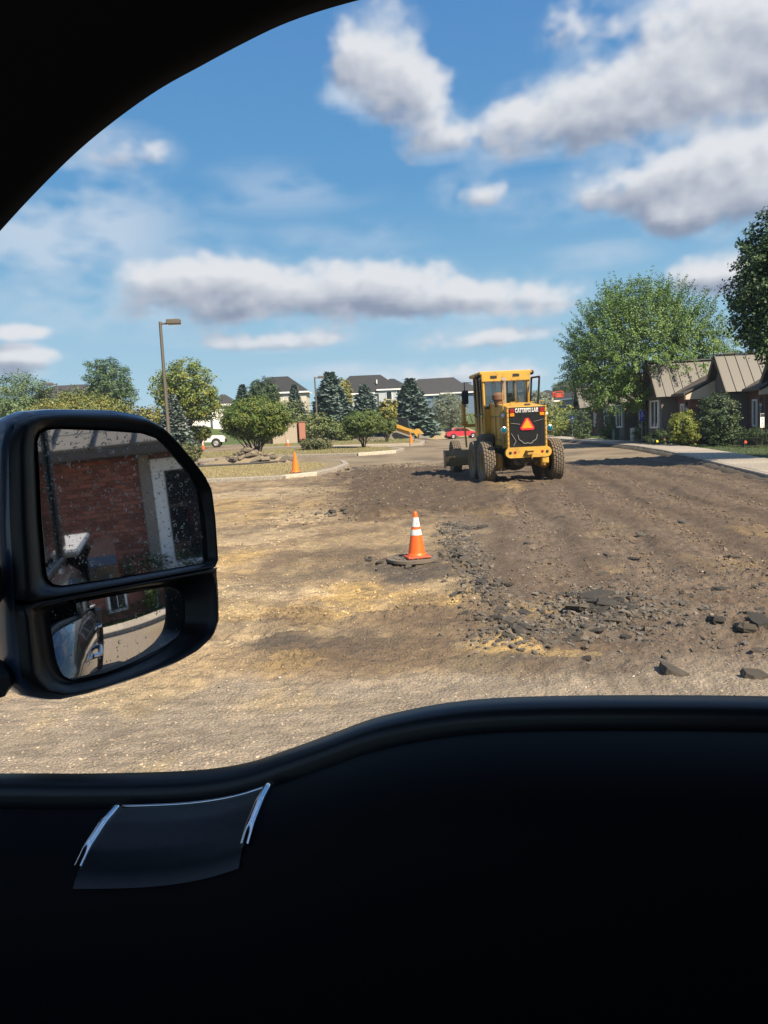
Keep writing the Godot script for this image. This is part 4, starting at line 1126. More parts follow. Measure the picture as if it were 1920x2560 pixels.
	for s in [-1.0, 1.0]:
		m = MB.new(); m.box(Vector3(s * 0.46, 2.23, 1.03), Vector3(0.14, 0.13, 0.05), 0.012); part(m, "tail_lamp", mt("red_lens", lin(0.25, 0.008, 0.012), 0.25), grille)
		m = MB.new(); m.box(Vector3(s * 0.46, 2.11, 1.03), Vector3(0.14, 0.1, 0.05), 0.012); part(m, "turn_lamp", mt("amber_lens", lin(0.6, 0.2, 0.01), 0.25), grille)
		m = MB.new(); m.box(Vector3(s * 0.585, 1.72, 0.97), Vector3(0.06, 1.3, 0.1), 0.015); part(m, "guard_post", yl, g)
		# round work lamp on a bracket
		m = MB.new()
		m.tube([Vector3(s * 0.6, 1.68, 0.9), Vector3(s * 0.68, 1.68, 0.95)], [0.015], 6)
		m.lathe([[0.0, -0.09], [0.06, -0.07], [0.095, 0.0], [0.1, 0.02], [0.088, 0.025]], 18, Transform3D(Basis(Vector3(1, 0, 0), PI / 2), Vector3(s * 0.71, 1.67, 0.97)))
		var lamp := part(m, "work_lamp", mt("lamp_rim", lin(0.5, 0.5, 0.5), 0.3, 0.6), g)
		m = MB.new(); m.ball(Vector3(s * 0.71, 1.67, 0.985), Vector3(0.088, 0.088, 0.03), 6, 16)
		part(m, "lens", mt("teal_lens", lin(0.005, 0.09, 0.14), 0.06), lamp)
		m = MB.new(); m.ball(Vector3(s * 0.66, 2.1, 0.8), Vector3(0.08, 0.08, 0.07), 6, 12)
		part(m, "side_lamp", mt("lamp_rim"), g)
	m = MB.new()
	m.prism(poly([[-0.18, 1.64], [-0.225, 1.7], [-0.05, 2.0], [0.05, 2.0], [0.225, 1.7], [0.18, 1.64]]), 1.04, 1.052)
	var tr := part(m, "warning_triangle", mt("triangle_red", lin(0.55, 0.02, 0.03), 0.35), g)
	m = MB.new(); m.prism(poly([[-0.17, 1.70], [0.0, 1.985], [0.17, 1.70]]), 1.052, 1.056)
	part(m, "orange_field", mt("triangle_orange", lin(0.95, 0.27, 0.01), 0.4), tr)
	var tm := TextMesh.new(); var sf := SystemFont.new()
	sf.font_names = PackedStringArray(["Droid Sans"]); sf.font_weight = 800
	var bold := FontVariation.new(); bold.base_font = sf; bold.variation_embolden = 0.9
	tm.text = "CATERPILLAR"; tm.font = bold; tm.font_size = 64; tm.pixel_size = 0.0021; tm.depth = 0.006
	var to := MeshInstance3D.new(); to.mesh = tm; to.material_override = mt("letter_white", lin(0.78, 0.77, 0.74), 0.5); to.name = "lettering"
	grille.add_child(to); to.position = Vector3(-0.005, 2.235, 1.022)
	to.scale = Vector3(0.72 / tm.get_aabb().size.x, 0.125 / tm.get_aabb().size.y, 1.0)
	m = MB.new()   # bumper plate with rounded ends
	var bp := []
	for k in 9:
		var a := PI / 2 + PI * k / 8.0
		bp.append([-0.55 + cos(a) * 0.16, 0.97 + sin(a) * 0.16])
	for k in 9:
		var a := -PI / 2 + PI * k / 8.0
		bp.append([0.55 + cos(a) * 0.16, 0.97 + sin(a) * 0.16])
	m.prism(poly(bp), 1.0, 1.14)
	var bumper := part(m, "rear_bumper", yl, g)
	for q in [[-0.57, 0.97, 0.045, true], [0.57, 0.97, 0.045, true], [-0.42, 0.98, 0.04, false], [0.42, 0.98, 0.04, false]]:
		m = MB.new(); m.lathe([[0.0, 0.012], [q[2], 0.012], [q[2], -0.02]], 14, Transform3D(Basis(Vector3(1, 0, 0), PI / 2), Vector3(q[0], q[1], 1.142)))
		part(m, "bolt_hole" if q[3] else "reflector", bk if q[3] else mats["red_lens"], bumper)
	m = MB.new(); m.box(Vector3(0.02, 0.95, 1.2), Vector3(0.2, 0.14, 0.13), 0.02); m.box(Vector3(0.02, 1.02, 1.22), Vector3(0.24, 0.03, 0.16), 0.008); m.tube([Vector3(0.06, 0.92, 1.27), Vector3(0.06, 0.76, 1.27)], [0.012], 6)
	part(m, "tow_hitch", dyl, bumper)
	m = MB.new()
	for k in 7:
		m.tube([Vector3(-0.62 + 0.03 * k, 1.1 + 0.04 * k, 0.5 - 0.3 * k), Vector3(-0.7 - 0.02 * k, 0.95, -0.4 - 0.2 * k), Vector3(-0.5, 1.0, -1.6)], [0.018], 5)
	m.tube([Vector3(-0.3, 0.75, 0.9), Vector3(-0.1, 0.55, 0.95), Vector3(0.2, 0.62, 0.85), Vector3(0.3, 0.8, 0.6)], [0.02], 6)
	part(m, "hydraulic_hose", mt("hose_black", lin(0.015, 0.014, 0.013), 0.6), g)
	m = MB.new()
	for k in 9: m.box(Vector3(0.583, 1.2 + k * 0.14, 1.025), Vector3(0.022, 0.022, 0.012)); m.box(Vector3(-0.583, 1.2 + k * 0.14, 1.025), Vector3(0.022, 0.022, 0.012))
	for k in 4: m.box(Vector3(-0.62, 0.45 + k * 0.28, -1.35 - 0.02 * k), Vector3(0.06, 0.03, 0.4), 0.008)
	part(m, "bolt_heads", mt("bolt_steel", lin(0.06, 0.055, 0.05), 0.5), g)
	m = MB.new(); m.box(Vector3(-0.573, 2.1, -0.55), Vector3(0.012, 0.02, 2.2)); m.box(Vector3(-0.573, 1.35, -0.55), Vector3(0.012, 0.02, 2.2)); m.box(Vector3(-0.573, 1.72, -0.75), Vector3(0.012, 0.75, 0.02)); m.box(Vector3(0.0, 2.405, 0.3), Vector3(1.0, 0.012, 0.02)); m.box(Vector3(0.15, 2.42, 0.55), Vector3(0.16, 0.06, 0.16), 0.02)
	part(m, "panel_seam", mt("bolt_steel"), g)
	m = MB.new(); m.box(Vector3(0.52, 0.72, 0.98), Vector3(0.22, 0.24, 0.26), 0.03)
	part(m, "step_box", yl, g)
	m = MB.new()
	m.box(Vector3(0, 1.0, -1.9), Vector3(0.9, 0.5, 3.4), 0.05); m.box(Vector3(-0.2, 0.72, 0.75), Vector3(0.34, 0.3, 0.3), 0.06); m.tube([Vector3(0.25, 0.75, 0.9), Vector3(0.35, 0.6, 0.5)], [0.06], 8)
	part(m, "main_frame", dirty, g)
	# stack and intake
	m = MB.new(); m.tube([Vector3(-0.25, 2.35, -0.9), Vector3(-0.25, 3.2, -0.9), Vector3(-0.25, 3.3, -0.82)], [0.085, 0.085, 0.09], 12); part(m, "exhaust_stack", dusty("rusty_stack", lin(0.3, 0.23, 0.17), 0.8), g)
	m = MB.new(); m.lathe([[0.12, 2.4], [0.14, 2.6], [0.2, 2.64], [0.2, 2.78], [0.13, 2.86], [0.0, 2.88]], 16, Transform3D(Basis(), Vector3(-0.5, 0, -0.6))); part(m, "air_intake", dusty("rusty_cap", lin(0.17, 0.08, 0.045), 0.85), g)
	m = MB.new(); m.tube([Vector3(-0.62, 1.1, 0.55), Vector3(-0.62, 2.9, 0.55)], [0.022], 6); part(m, "side_rail", dyl, g)
	# cab
	var cab := group_node("cab", g)
	m = MB.new()
	m.box(Vector3(0, 3.56, -2.55), Vector3(1.78, 0.12, 1.95), 0.03); m.box(Vector3(0, 3.42, -1.62), Vector3(1.66, 0.3, 0.1), 0.02)
	part(m, "cab_roof", yl, cab)
	m = MB.new(); m.box(Vector3(-0.42, 3.42, -1.565), Vector3(0.22, 0.09, 0.015)); m.box(Vector3(0.34, 3.46, -1.565), Vector3(0.22, 0.09, 0.015)); part(m, "vent_slot", bk, cab)
	for q in [[-0.77, -1.66], [0.77, -1.66], [-0.72, -3.4], [0.72, -3.4], [-0.8, -2.5]]:
		m = MB.new(); m.tube([Vector3(q[0] * 0.95, 1.5, q[1]), Vector3(q[0], 3.5, q[1])], [0.055], 4); part(m, "cab_post", yl if q[1] > -2.0 else dyl, cab)
	m = MB.new(); m.box(Vector3(0, 1.95, -1.68), Vector3(1.5, 0.85, 0.1), 0.03); m.box(Vector3(-0.73, 1.75, -2.5), Vector3(0.06, 0.75, 1.7), 0.02); m.box(Vector3(0.73, 1.75, -2.5), Vector3(0.06, 0.75, 1.7), 0.02); m.box(Vector3(0, 1.45, -2.5), Vector3(1.45, 0.1, 1.7))
	part(m, "cab_panel", yl, cab)
	var gl := pane("cab_glass", Color(0.12, 0.16, 0.14), 0.34)
	m = MB.new(); m.box(Vector3(0, 2.83, -1.64), Vector3(1.42, 0.92, 0.012)); part(m, "rear_glass", gl, cab)
	m = MB.new(); m.box(Vector3(0, 2.83, -3.42), Vector3(1.36, 1.2, 0.012)); part(m, "front_glass", gl, cab)
	for s in [-1.0, 1.0]:
		m = MB.new(); m.box(Vector3(s * 0.76, 2.8, -2.5), Vector3(0.012, 1.25, 1.6)); part(m, "side_glass", gl, cab)
	m = MB.new(); m.box(Vector3(0.16, 2.1, -2.3), Vector3(0.5, 0.14, 0.5), 0.05); m.box(Vector3(0.16, 2.45, -2.02), Vector3(0.46, 0.62, 0.12), 0.05); m.box(Vector3(0.16, 2.82, -2.02), Vector3(0.28, 0.16, 0.1), 0.04)
	part(m, "seat", mt("seat_black", lin(0.015, 0.015, 0.016), 0.7), cab)
	m = MB.new(); m.tube([Vector3(-0.1, 1.5, -3.1), Vector3(-0.05, 2.35, -2.8)], [0.06], 8); m.box(Vector3(0.42, 2.5, -3.36), Vector3(0.1, 1.8, 0.1)); m.box(Vector3(-0.3, 2.3, -3.0), Vector3(0.3, 0.4, 0.25), 0.04)
	part(m, "console", dyl, cab)
	m = MB.new()   # the frame of the door standing open on the right
	for q in [[Vector3(0.82, 2.1, -1.7), Vector3(0.88, 3.35, -1.62)], [Vector3(0.88, 3.35, -1.62), Vector3(1.02, 3.35, -1.15)], [Vector3(1.02, 3.35, -1.15), Vector3(0.94, 2.1, -1.2)], [Vector3(0.94, 2.1, -1.2), Vector3(0.82, 2.1, -1.7)]]:
		m.tube(q, [0.035], 6)
	part(m, "open_door", bk, cab)
	for s in [-1.0, 1.0]:
		m = MB.new(); m.box(Vector3(s * 0.93, 3.5 + 0.04 * s, -1.8), Vector3(0.17, 0.15, 0.16), 0.05, Basis(Vector3(0, 1, 0), s * 0.5) * Basis(Vector3(0, 0, 1), 0.35 * s)); m.tube([Vector3(s * 0.8, 3.5, -1.85), Vector3(s * 0.93, 3.5, -1.85)], [0.02], 6)
		part(m, "cab_lamp", bk, cab)
	m = MB.new(); m.tube([Vector3(-0.85, 3.35, -3.3), Vector3(-1.12, 3.38, -3.2), Vector3(-1.12, 2.5, -3.2)], [0.02], 6); m.box(Vector3(-1.12, 2.85, -3.15), Vector3(0.24, 0.48, 0.06), 0.04)
	part(m, "side_mirror", bk, cab)
	m = MB.new()
	for k in 3: m.tube([Vector3(-0.74, 1.6, -1.9 - 0.5 * k), Vector3(-0.8, 3.4, -1.9 - 0.5 * k)], [0.03], 5)
	m.box(Vector3(-0.78, 2.2, -2.5), Vector3(0.04, 0.05, 1.7))
	part(m, "cab_door_frame", mt("machine_black"), cab)
	m = MB.new(); m.box(Vector3(-0.78, 1.35, -1.4), Vector3(0.5, 0.4, 0.9), 0.1); part(m, "fuel_tank", dirty, g)
	# front frame, blade and its linkage
	m = MB.new(); m.x = Transform3D(Basis(Vector3(0, 0, -1), Vector3(0, 1, 0), Vector3(1, 0, 0)), Vector3(-0.17, 0, 0))
	m.prism(poly([[3.4, 1.0], [3.5, 1.75], [4.6, 1.85], [6.6, 1.15], [6.6, 0.75], [6.1, 0.75], [4.5, 1.5]]), 0.0, 0.34)
	part(m, "goose_neck", yl, g)
	m = MB.new(); m.box(Vector3(0, 0.68, -6.3), Vector3(1.9, 0.2, 0.22), 0.04); m.box(Vector3(0, 0.85, -6.5), Vector3(0.5, 0.5, 0.4), 0.04); part(m, "front_axle", dyl, g)
	m = MB.new(); var rows := []
	for k in 9:
		var a := -0.62 + 1.24 * k / 8.0
		rows.append(PackedVector3Array([Vector3(-1.85, 0.7 + sin(a) * 0.5, -3.75 + cos(a) * 0.32 - 0.3), Vector3(1.85, 0.7 + sin(a) * 0.5, -3.75 + cos(a) * 0.32 - 0.3)]))
	m.loft(rows, Vector3(0, 0, 1))
	var r2 := []
	for r in rows: r2.append(PackedVector3Array([r[0] - Vector3(0, 0, 0.03), r[1] - Vector3(0, 0, 0.03)]))
	m.loft(r2, Vector3(0, 0, -1)); m.box(Vector3(-1.86, 0.68, -3.62), Vector3(0.03, 0.66, 0.42), 0.01); m.box(Vector3(1.86, 0.68, -3.62), Vector3(0.03, 0.66, 0.42), 0.01); m.box(Vector3(0, 0.76, -3.5), Vector3(3.5, 0.06, 0.05))
	part(m, "blade", dusty("blade_steel", lin(0.3, 0.225, 0.12), 0.6), g)
	m = MB.new(); m.lathe([[0.55, -0.05], [0.62, -0.05], [0.62, 0.05], [0.55, 0.05]], 26, Transform3D(Basis(), Vector3(0, 1.05, -4.1))); m.box(Vector3(0, 1.05, -5.1), Vector3(0.16, 0.12, 1.9)); m.box(Vector3(0, 0.9, -3.85), Vector3(1.1, 0.2, 0.12))
	part(m, "blade_circle", dirty, g)
	for s in [-1.0, 1.0]:
		m = MB.new(); m.tube([Vector3(s * 0.98, 1.95, -4.3), Vector3(s * 1.0, 2.75, -4.3)], [0.075], 10); m.tube([Vector3(s * 0.94, 1.05, -4.2), Vector3(s * 0.98, 1.95, -4.3)], [0.035], 8); m.box(Vector3(s * 0.98, 1.95, -4.3), Vector3(0.26, 0.18, 0.18), 0.05); m.box(Vector3(s * 0.55, 1.85, -4.3), Vector3(0.8, 0.12, 0.12), 0.02); m.tube([Vector3(s * 0.95, 2.2, -4.2), Vector3(s * 0.8, 2.25, -4.1), Vector3(s * 0.7, 1.95, -4.1)], [0.018], 5)
		part(m, "lift_cylinder", yl, g)

# ---------------------------------------------------------------- small things in the lot
func cone(at: Vector3, h: float, striped: bool, label: String, group := "traffic cones about the lot") -> void:
	var t := thing("traffic_cone", label, "cone", at, rng.randf() * 0.6, group)
	var og := mt("cone_orange", lin(0.82, 0.115, 0.012), 0.45) if striped else mt("cone_plain", lin(0.9, 0.18, 0.012), 0.4)
	var m := MB.new()
	m.box(Vector3(0, 0.02, 0), Vector3(h * 0.52, 0.035, h * 0.52), 0.012)
	part(m, "base", dusty("cone_base", lin(0.5, 0.075, 0.025), 0.7), t)
	m = MB.new()
	var r0 := h * 0.185; var r1 := h * 0.045
	m.lathe([[r0 * 1.15, 0.03], [r0 * 1.1, 0.05], [r0, 0.07], [r1, h - 0.02], [r1 * 0.7, h], [0.0, h]], 28)
	part(m, "body", og, t)
	if striped:
		for q in [[0.50, 0.62], [0.68, 0.88]]:
			m = MB.new()
			var a := lerpf(r0, r1, (q[0] * h - 0.07) / (h - 0.09)) + 0.004; var b := lerpf(r0, r1, (q[1] * h - 0.07) / (h - 0.09)) + 0.004
			m.lathe([[a - 0.003, q[0] * h], [a, q[0] * h], [b, q[1] * h], [b - 0.003, q[1] * h]], 28)
			part(m, "reflective_collar", dusty("cone_white", lin(0.72, 0.71, 0.68), 0.5, 0.75), t)
func lamp_post(at: Vector3, h: float, arm: float, label: String) -> void:
	var t := thing("lamp_post", label, "lamp post", at, 0.0, "lamp posts of the parking lot")
	var br := mt("lamp_bronze", lin(0.115, 0.098, 0.08), 0.5)
	var m := MB.new()
	m.tube([Vector3(0, 0.5, 0), Vector3(0, h, 0)], [0.105, 0.075], 4); part(m, "pole", br, t)
	m = MB.new(); m.lathe([[0.3, -0.2], [0.3, 0.7], [0.27, 0.74], [0.0, 0.74]], 20); part(m, "footing", concrete("kerb_concrete", 0.4), t)
	m = MB.new(); m.box(Vector3(arm * 0.22, h - 0.1, 0), Vector3(0.34, 0.09, 0.09), 0.01); part(m, "arm", br, t)
	m = MB.new(); m.box(Vector3(arm * 0.68, h - 0.04, 0.05), Vector3(0.66, 0.24, 0.42), 0.03); var o := part(m, "lamp_head", br, t)
	m = MB.new(); m.box(Vector3(arm * 0.68, h - 0.165, 0.05), Vector3(0.56, 0.015, 0.34)); part(m, "lens", mt("lamp_lens", lin(0.45, 0.4, 0.34), 0.3), o)
func rock(m: MB, size: Vector3, sd: int) -> void:   # a broken slab: flat top, ragged outline, undercut sides
	var r := RandomNumberGenerator.new(); r.seed = sd
	var nn := r.randi_range(6, 9); var ring := []
	var stretch := r.randf_range(0.6, 1.0)
	for k in nn:
		var a := TAU * (k + r.randf_range(-0.42, 0.42)) / nn
		ring.append(Vector2(cos(a), sin(a) * stretch) * r.randf_range(0.62, 1.15))
	var top := []; var bot := []; var mid := []
	var tl := Vector2(r.randf_range(-0.35, 0.35), r.randf_range(-0.35, 0.35))
	for p in ring:
		bot.append(Vector3(p.x * r.randf_range(0.7, 1.0), -0.5, p.y * r.randf_range(0.7, 1.0)) * size)
		mid.append(Vector3(p.x * r.randf_range(0.92, 1.12), r.randf_range(-0.15, 0.2) + p.dot(tl) * 0.4, p.y * r.randf_range(0.92, 1.12)) * size)
		top.append(Vector3(p.x * r.randf_range(0.8, 0.97), 0.5 + p.dot(tl) * 0.7 + r.randf_range(-0.12, 0.05), p.y * r.randf_range(0.8, 0.97)) * size)
	var c := Vector3(r.randf_range(-0.2, 0.2), 0.52, r.randf_range(-0.2, 0.2)) * size
	for k in nn:
		var j := (k + 1) % nn
		var o: Vector3 = bot[k] + bot[j]; o.y = 0
		m.quad(bot[k], bot[j], mid[j], mid[k], o); m.quad(mid[k], mid[j], top[j], top[k], o + Vector3(0, 0.2, 0))
		m.tri(top[k], top[j], c, Vector3.UP)
		m.tri(bot[k], bot[j], Vector3(0, -0.5, 0) * size, Vector3.DOWN)
func build_rubble() -> void:
	var asphalt := []
	for k in 4:
		asphalt.append(textured(mt("asphalt_%d" % k, lin([0.125, 0.165, 0.1, 0.22][k], [0.113, 0.146, 0.09, 0.187][k], [0.098, 0.124, 0.078, 0.148][k]), 0.95), noise_tex(90, 0.12, 256, 0.5, 1.0, 5), 3.0, noise_tex(91, 0.1, 256, 0, 1, 4), 0.8, false))
	var shapes := []
	for k in 16:
		var m := MB.new(); rock(m, Vector3(1, 0.7, 1), 100 + k); shapes.append(m.mesh())
	var put := func(x: float, z: float, s: Vector3, label: String, group: String, called := "asphalt_chunk") -> void:
		var o := MeshInstance3D.new()
		o.mesh = shapes[rng.randi() % 16]; o.material_override = asphalt[3 if called == "asphalt_slab" else rng.randi() % 4]
		o.name = numbered(called); add_child(o)
		o.position = Vector3(x, ground_at(x, z) + s.y * rng.randf_range(-0.08, 0.2), z)
		o.rotation = Vector3(rng.randf_range(-0.25, 0.25), rng.randf() * TAU, rng.randf_range(-0.25, 0.25)); o.scale = s
		tag(o, label, "rubble", group)
	put.call(2.08, -5.66, Vector3(0.15, 0.13, 0.13), "largest lone asphalt chunk lying on the pale packed gravel", "", "asphalt_slab")
	put.call(2.6, -5.5, Vector3(0.13, 0.12, 0.1), "second lone asphalt chunk on pale gravel beside the rubble", "", "asphalt_slab")
	for a in [[2.96, -6.99, 0.15, 0.07], [2.75, -7.39, 0.09, 0.07], [3.25, -6.75, 0.17, 0.1], [3.05, -6.6, 0.12, 0.1], [3.35, -7.1, 0.15, 0.09], [3.2, -6.2, 0.09, 0.08], [2.9, -6.1, 0.07, 0.06]]:
		put.call(a[0], a[1], Vector3(a[2], a[3], a[2] * 0.75), "dark asphalt slab in the rubble at the right of the lot", "asphalt slabs at the right")
	for a in [[3.07, -10.61, 0.14], [3.31, -10.41, 0.13], [4.53, -10.31, 0.16], [3.53, -8.25, 0.13], [1.78, -14.33, 0.16], [2.2, -12.1, 0.1], [2.6, -9.4, 0.1], [4.1, -12.4, 0.14], [5.2, -13.6, 0.15], [3.4, -15.2, 0.13], [5.9, -17.4, 0.16], [4.6, -19.0, 0.15]]:
		put.call(a[0], a[1], Vector3(a[2], 0.06, a[2] * 0.7), "flat grey asphalt flake on the graded dirt", "asphalt flakes on graded dirt")
	for k in 14:
		var a := rng.randf() * TAU
		put.call(2.15 + cos(a) * 0.34 * rng.randf(), -7.65 + sin(a) * 0.6 * rng.randf(), Vector3(1, 0.42, 0.85) * rng.randf_range(0.1, 0.2), "broken asphalt slab in the heap before the grader tracks", "slabs of the asphalt heap")
	for k in 60:
		put.call(2.1 + rng.randfn() * 0.34, -7.65 + rng.randfn() * 0.42, Vector3(1, 0.6, 0.85) * rng.randf_range(0.03, 0.09), "small asphalt lump around the broken slab heap", "lumps round the asphalt heap")
	for k in 26:
		put.call(1.2 + rng.randfn() * 0.22, -6.85 + rng.randfn() * 0.16, Vector3(1, 0.65, 0.8) * rng.randf_range(0.035, 0.1), "asphalt lump in the small heap beside the ochre sand", "lumps of the small heap")
	for k in 120:
		var f := rng.randf()
		var z := lerpf(-7.2, -15.0, f)
		put.call(1.02 + 0.3 * ss((f - 0.6) / 0.4) + rng.randfn() * (0.14 + 0.06 * sin(f * 9.0)), z, Vector3(1, 0.6, 0.8) * rng.randf_range(0.035, 0.11), "dark asphalt lump in the windrow beside the striped cone", "lumps of the asphalt windrow")
	for k in 34:
		var a := rng.randf() * TAU; var q := rng.randf_range(0.36, 0.62)
		put.call(0.36 + cos(a) * q * 1.15, -10.7 + sin(a) * q, Vector3(1, 0.7, 0.8) * rng.randf_range(0.03, 0.075), "dark clod heaped round the raised manhole casting", "clods round the manhole")
	for k in 26:
		put.call(rng.randf_range(2.7, 4.6), rng.randf_range(-6.2, -9.4), Vector3(1, 0.6, 0.8) * rng.randf_range(0.03, 0.08), "asphalt lump scattered right of the broken slab heap", "scattered asphalt lumps")
	for k in 16:
		put.call(-0.95 + rng.randfn() * 0.3, -17.75 + rng.randfn() * 0.15, Vector3(1, 0.5, 0.7) * rng.randf_range(0.07, 0.17), "asphalt slab in the low row left of the dirt pile", "slabs by the dirt pile")
	for k in 26:
		var f := rng.randf()
		put.call(lerpf(-2.6, 0.9, f) + rng.randfn() * 0.3, lerpf(-28.0, -41.0, rng.randf()), Vector3(1, 0.5, 0.7) * rng.randf_range(0.08, 0.2), "asphalt flake on the dark windrow by the island kerb", "flakes by the island kerb")
	# heap of broken slabs on the nearest island, behind the round shrub
	for k in 46:
		var x := -8.4 + rng.randfn() * 1.25; var z := -50.3 + rng.randfn() * 0.4
		var o := MeshInstance3D.new(); o.mesh = shapes[rng.randi() % 16]; o.material_override = textured(mt("slab_tan", lin(0.36, 0.3, 0.22), 0.95), asphalt[0].albedo_texture, 2.0) if rng.randf() < 0.75 else asphalt[3]
		o.name = numbered("concrete_slab"); add_child(o)
		o.position = Vector3(x, 0.14 + maxf(0.0, 0.85 - absf(x + 8.4) * 0.28) * rng.randf_range(0.6, 1.0) * exp(-pow((z + 50.3) / 0.8, 2.0)), z); o.rotation = Vector3(rng.randf_range(-0.4, 0.4), rng.randf() * TAU, rng.randf_range(-0.4, 0.4)); o.scale = Vector3(0.5, 0.3, 0.36) * rng.randf_range(0.5, 1.2)
		tag(o, "broken grey slab in the heap behind the large round shrub", "rubble", "slabs behind the round shrub")
	var hp := MB.new(); var rows := []
	for i in 13:
		var row := PackedVector3Array()
		for k in 17:
			var x := -11.6 + 6.4 * k / 16.0; var z := -49.4 - 1.9 * i / 12.0
			var e := maxf(0.0, 1.0 - pow((x + 8.4) / 3.1, 2.0) - pow((z + 50.35) / 0.95, 2.0))
			row.append(Vector3(x, 0.05 + 0.5 * pow(e, 0.7) + 0.14 * e * rng.randf(), z))
		rows.append(row)
	hp.loft(rows, Vector3.UP)
	for k in hp.c.size(): hp.c[k] = Color(0.38, 0.3, 0.2)
	tag(part(hp, "rubble_heap", mats["soil"]), "heap of soil and rubble behind the large round shrub", "heap")
	# countless small stones
	var lump := MB.new(); rock(lump, Vector3(1, 0.7, 0.9), 7)
	var add := func(label: String, n: int, pick: Callable, cols: Array, mat: Material) -> void:
		var mm := MultiMesh.new(); mm.transform_format = MultiMesh.TRANSFORM_3D; mm.use_colors = true
		mm.mesh = lump.mesh(); mm.instance_count = n
		for k in n:
			var q: Vector3 = pick.call()   # x, z, size
			var b := Basis.from_euler(Vector3(rng.randf_range(-0.4, 0.4), rng.randf() * TAU, rng.randf_range(-0.4, 0.4))).scaled(Vector3.ONE * q.z * rng.randf_range(0.7, 1.2))
			mm.set_instance_transform(k, Transform3D(b, Vector3(q.x, ground_at(q.x, q.y) + q.z * 0.12, q.y)))
			var cc: Color = mixed(cols) if not cols.is_empty() else dirt_colour(q.x, q.y)   # without a palette: crumbs of the soil they lie on
			var s := rng.randf_range(0.7, 1.3)
			if cols.is_empty() and rng.randf() < 0.015: cc = cc.lerp(Color(0.55, 0.48, 0.38), 0.7)
			mm.set_instance_color(k, Color(cc.r * s, cc.g * s, cc.b * s))
		var o := MultiMeshInstance3D.new(); o.multimesh = mm; o.material_override = mat
		o.name = numbered("gravel"); add_child(o); o.set_meta("kind", "stuff"); tag(o, label, "gravel")
	var pebble := vmt("pebble", 0.9)
	add.call("pebbles and crumbs strewn over the packed ground by the truck", 16000, func() -> Vector3:
		var z := -3.7 - 6.0 * pow(rng.randf(), 1.3)
		return Vector3(rng.randf_range(-0.55, 0.56) * -z * 1.05, z, 0.003 + 0.010 * pow(rng.randf(), 4.0)), [], pebble)
	add.call("crumbs of soil and stone over the graded dirt", 30000, func() -> Vector3:
		var z := -8.0 - 19.0 * pow(rng.randf(), 1.4)
		return Vector3(rng.randf_range(-0.5, 0.56) * -z, z, 0.004 + 0.018 * pow(rng.randf(), 4.0)), [], pebble)
	add.call("dark asphalt crumbs around the rubble windrow and heaps", 5500, func() -> Vector3:
		var w := rng.randf()
		if w < 0.45:
			var f := rng.randf()
			return Vector3(1.04 + rng.randfn() * 0.16 + 0.25 * f, lerpf(-6.9, -15.4, f), 0.008 + 0.03 * pow(rng.randf(), 2.0))
		if w < 0.75: return Vector3(2.1 + rng.randfn() * 0.38, -7.6 + rng.randfn() * 0.45, 0.008 + 0.035 * pow(rng.randf(), 2.0))
		if w < 0.88: return Vector3(1.2 + rng.randfn() * 0.28, -6.8 + rng.randfn() * 0.22, 0.008 + 0.03 * pow(rng.randf(), 2.0))
		return Vector3(rng.randf_range(2.4, 5.0), rng.randf_range(-5.9, -10.0), 0.008 + 0.028 * pow(rng.randf(), 2.0)), [Color(0.105, 0.092, 0.076), Color(0.14, 0.12, 0.097), Color(0.07, 0.062, 0.054)], pebble)
	add.call("dark clods on the freshly bladed dirt by the grader", 5000, func() -> Vector3:
		var z := rng.randf_range(-16.0, -42.0)
		return Vector3(lerpf(-1.2, 0.6, rng.randf()) + rng.randfn() * 1.3 + (-z - 16.0) * 0.03, z, 0.012 + 0.045 * pow(rng.randf(), 4.0)), [Color(0.09, 0.065, 0.043), Color(0.115, 0.083, 0.056), Color(0.16, 0.125, 0.09)], pebble)
	add.call("clods in the ruts along the sidewalk kerb", 9000, func() -> Vector3:
		var z := rng.randf_range(-9.0, -34.0)
		var l := 2.2 + rng.randi_range(0, 5) * 1.185 + rng.randfn() * 0.12
		return Vector3(l + (-z - 10.0) * 0.115, z, 0.008 + 0.034 * pow(rng.randf(), 4.0)), [Color(0.105, 0.077, 0.053), Color(0.15, 0.112, 0.078)], pebble)
	add.call("white landscape pebbles at the foot of the round shrub and sidewalk beds", 3500, func() -> Vector3:
		if rng.randf() < 0.55: return Vector3(rng.randf_range(-12.5, -5.8), -49.4 + rng.randfn() * 0.5, 0.05)
		return Vector3(16.5 + rng.randfn() * 0.45, -43.6 + rng.randfn() * 0.8, 0.05), [Color(0.5, 0.47, 0.42), Color(0.36, 0.33, 0.3)], pebble)
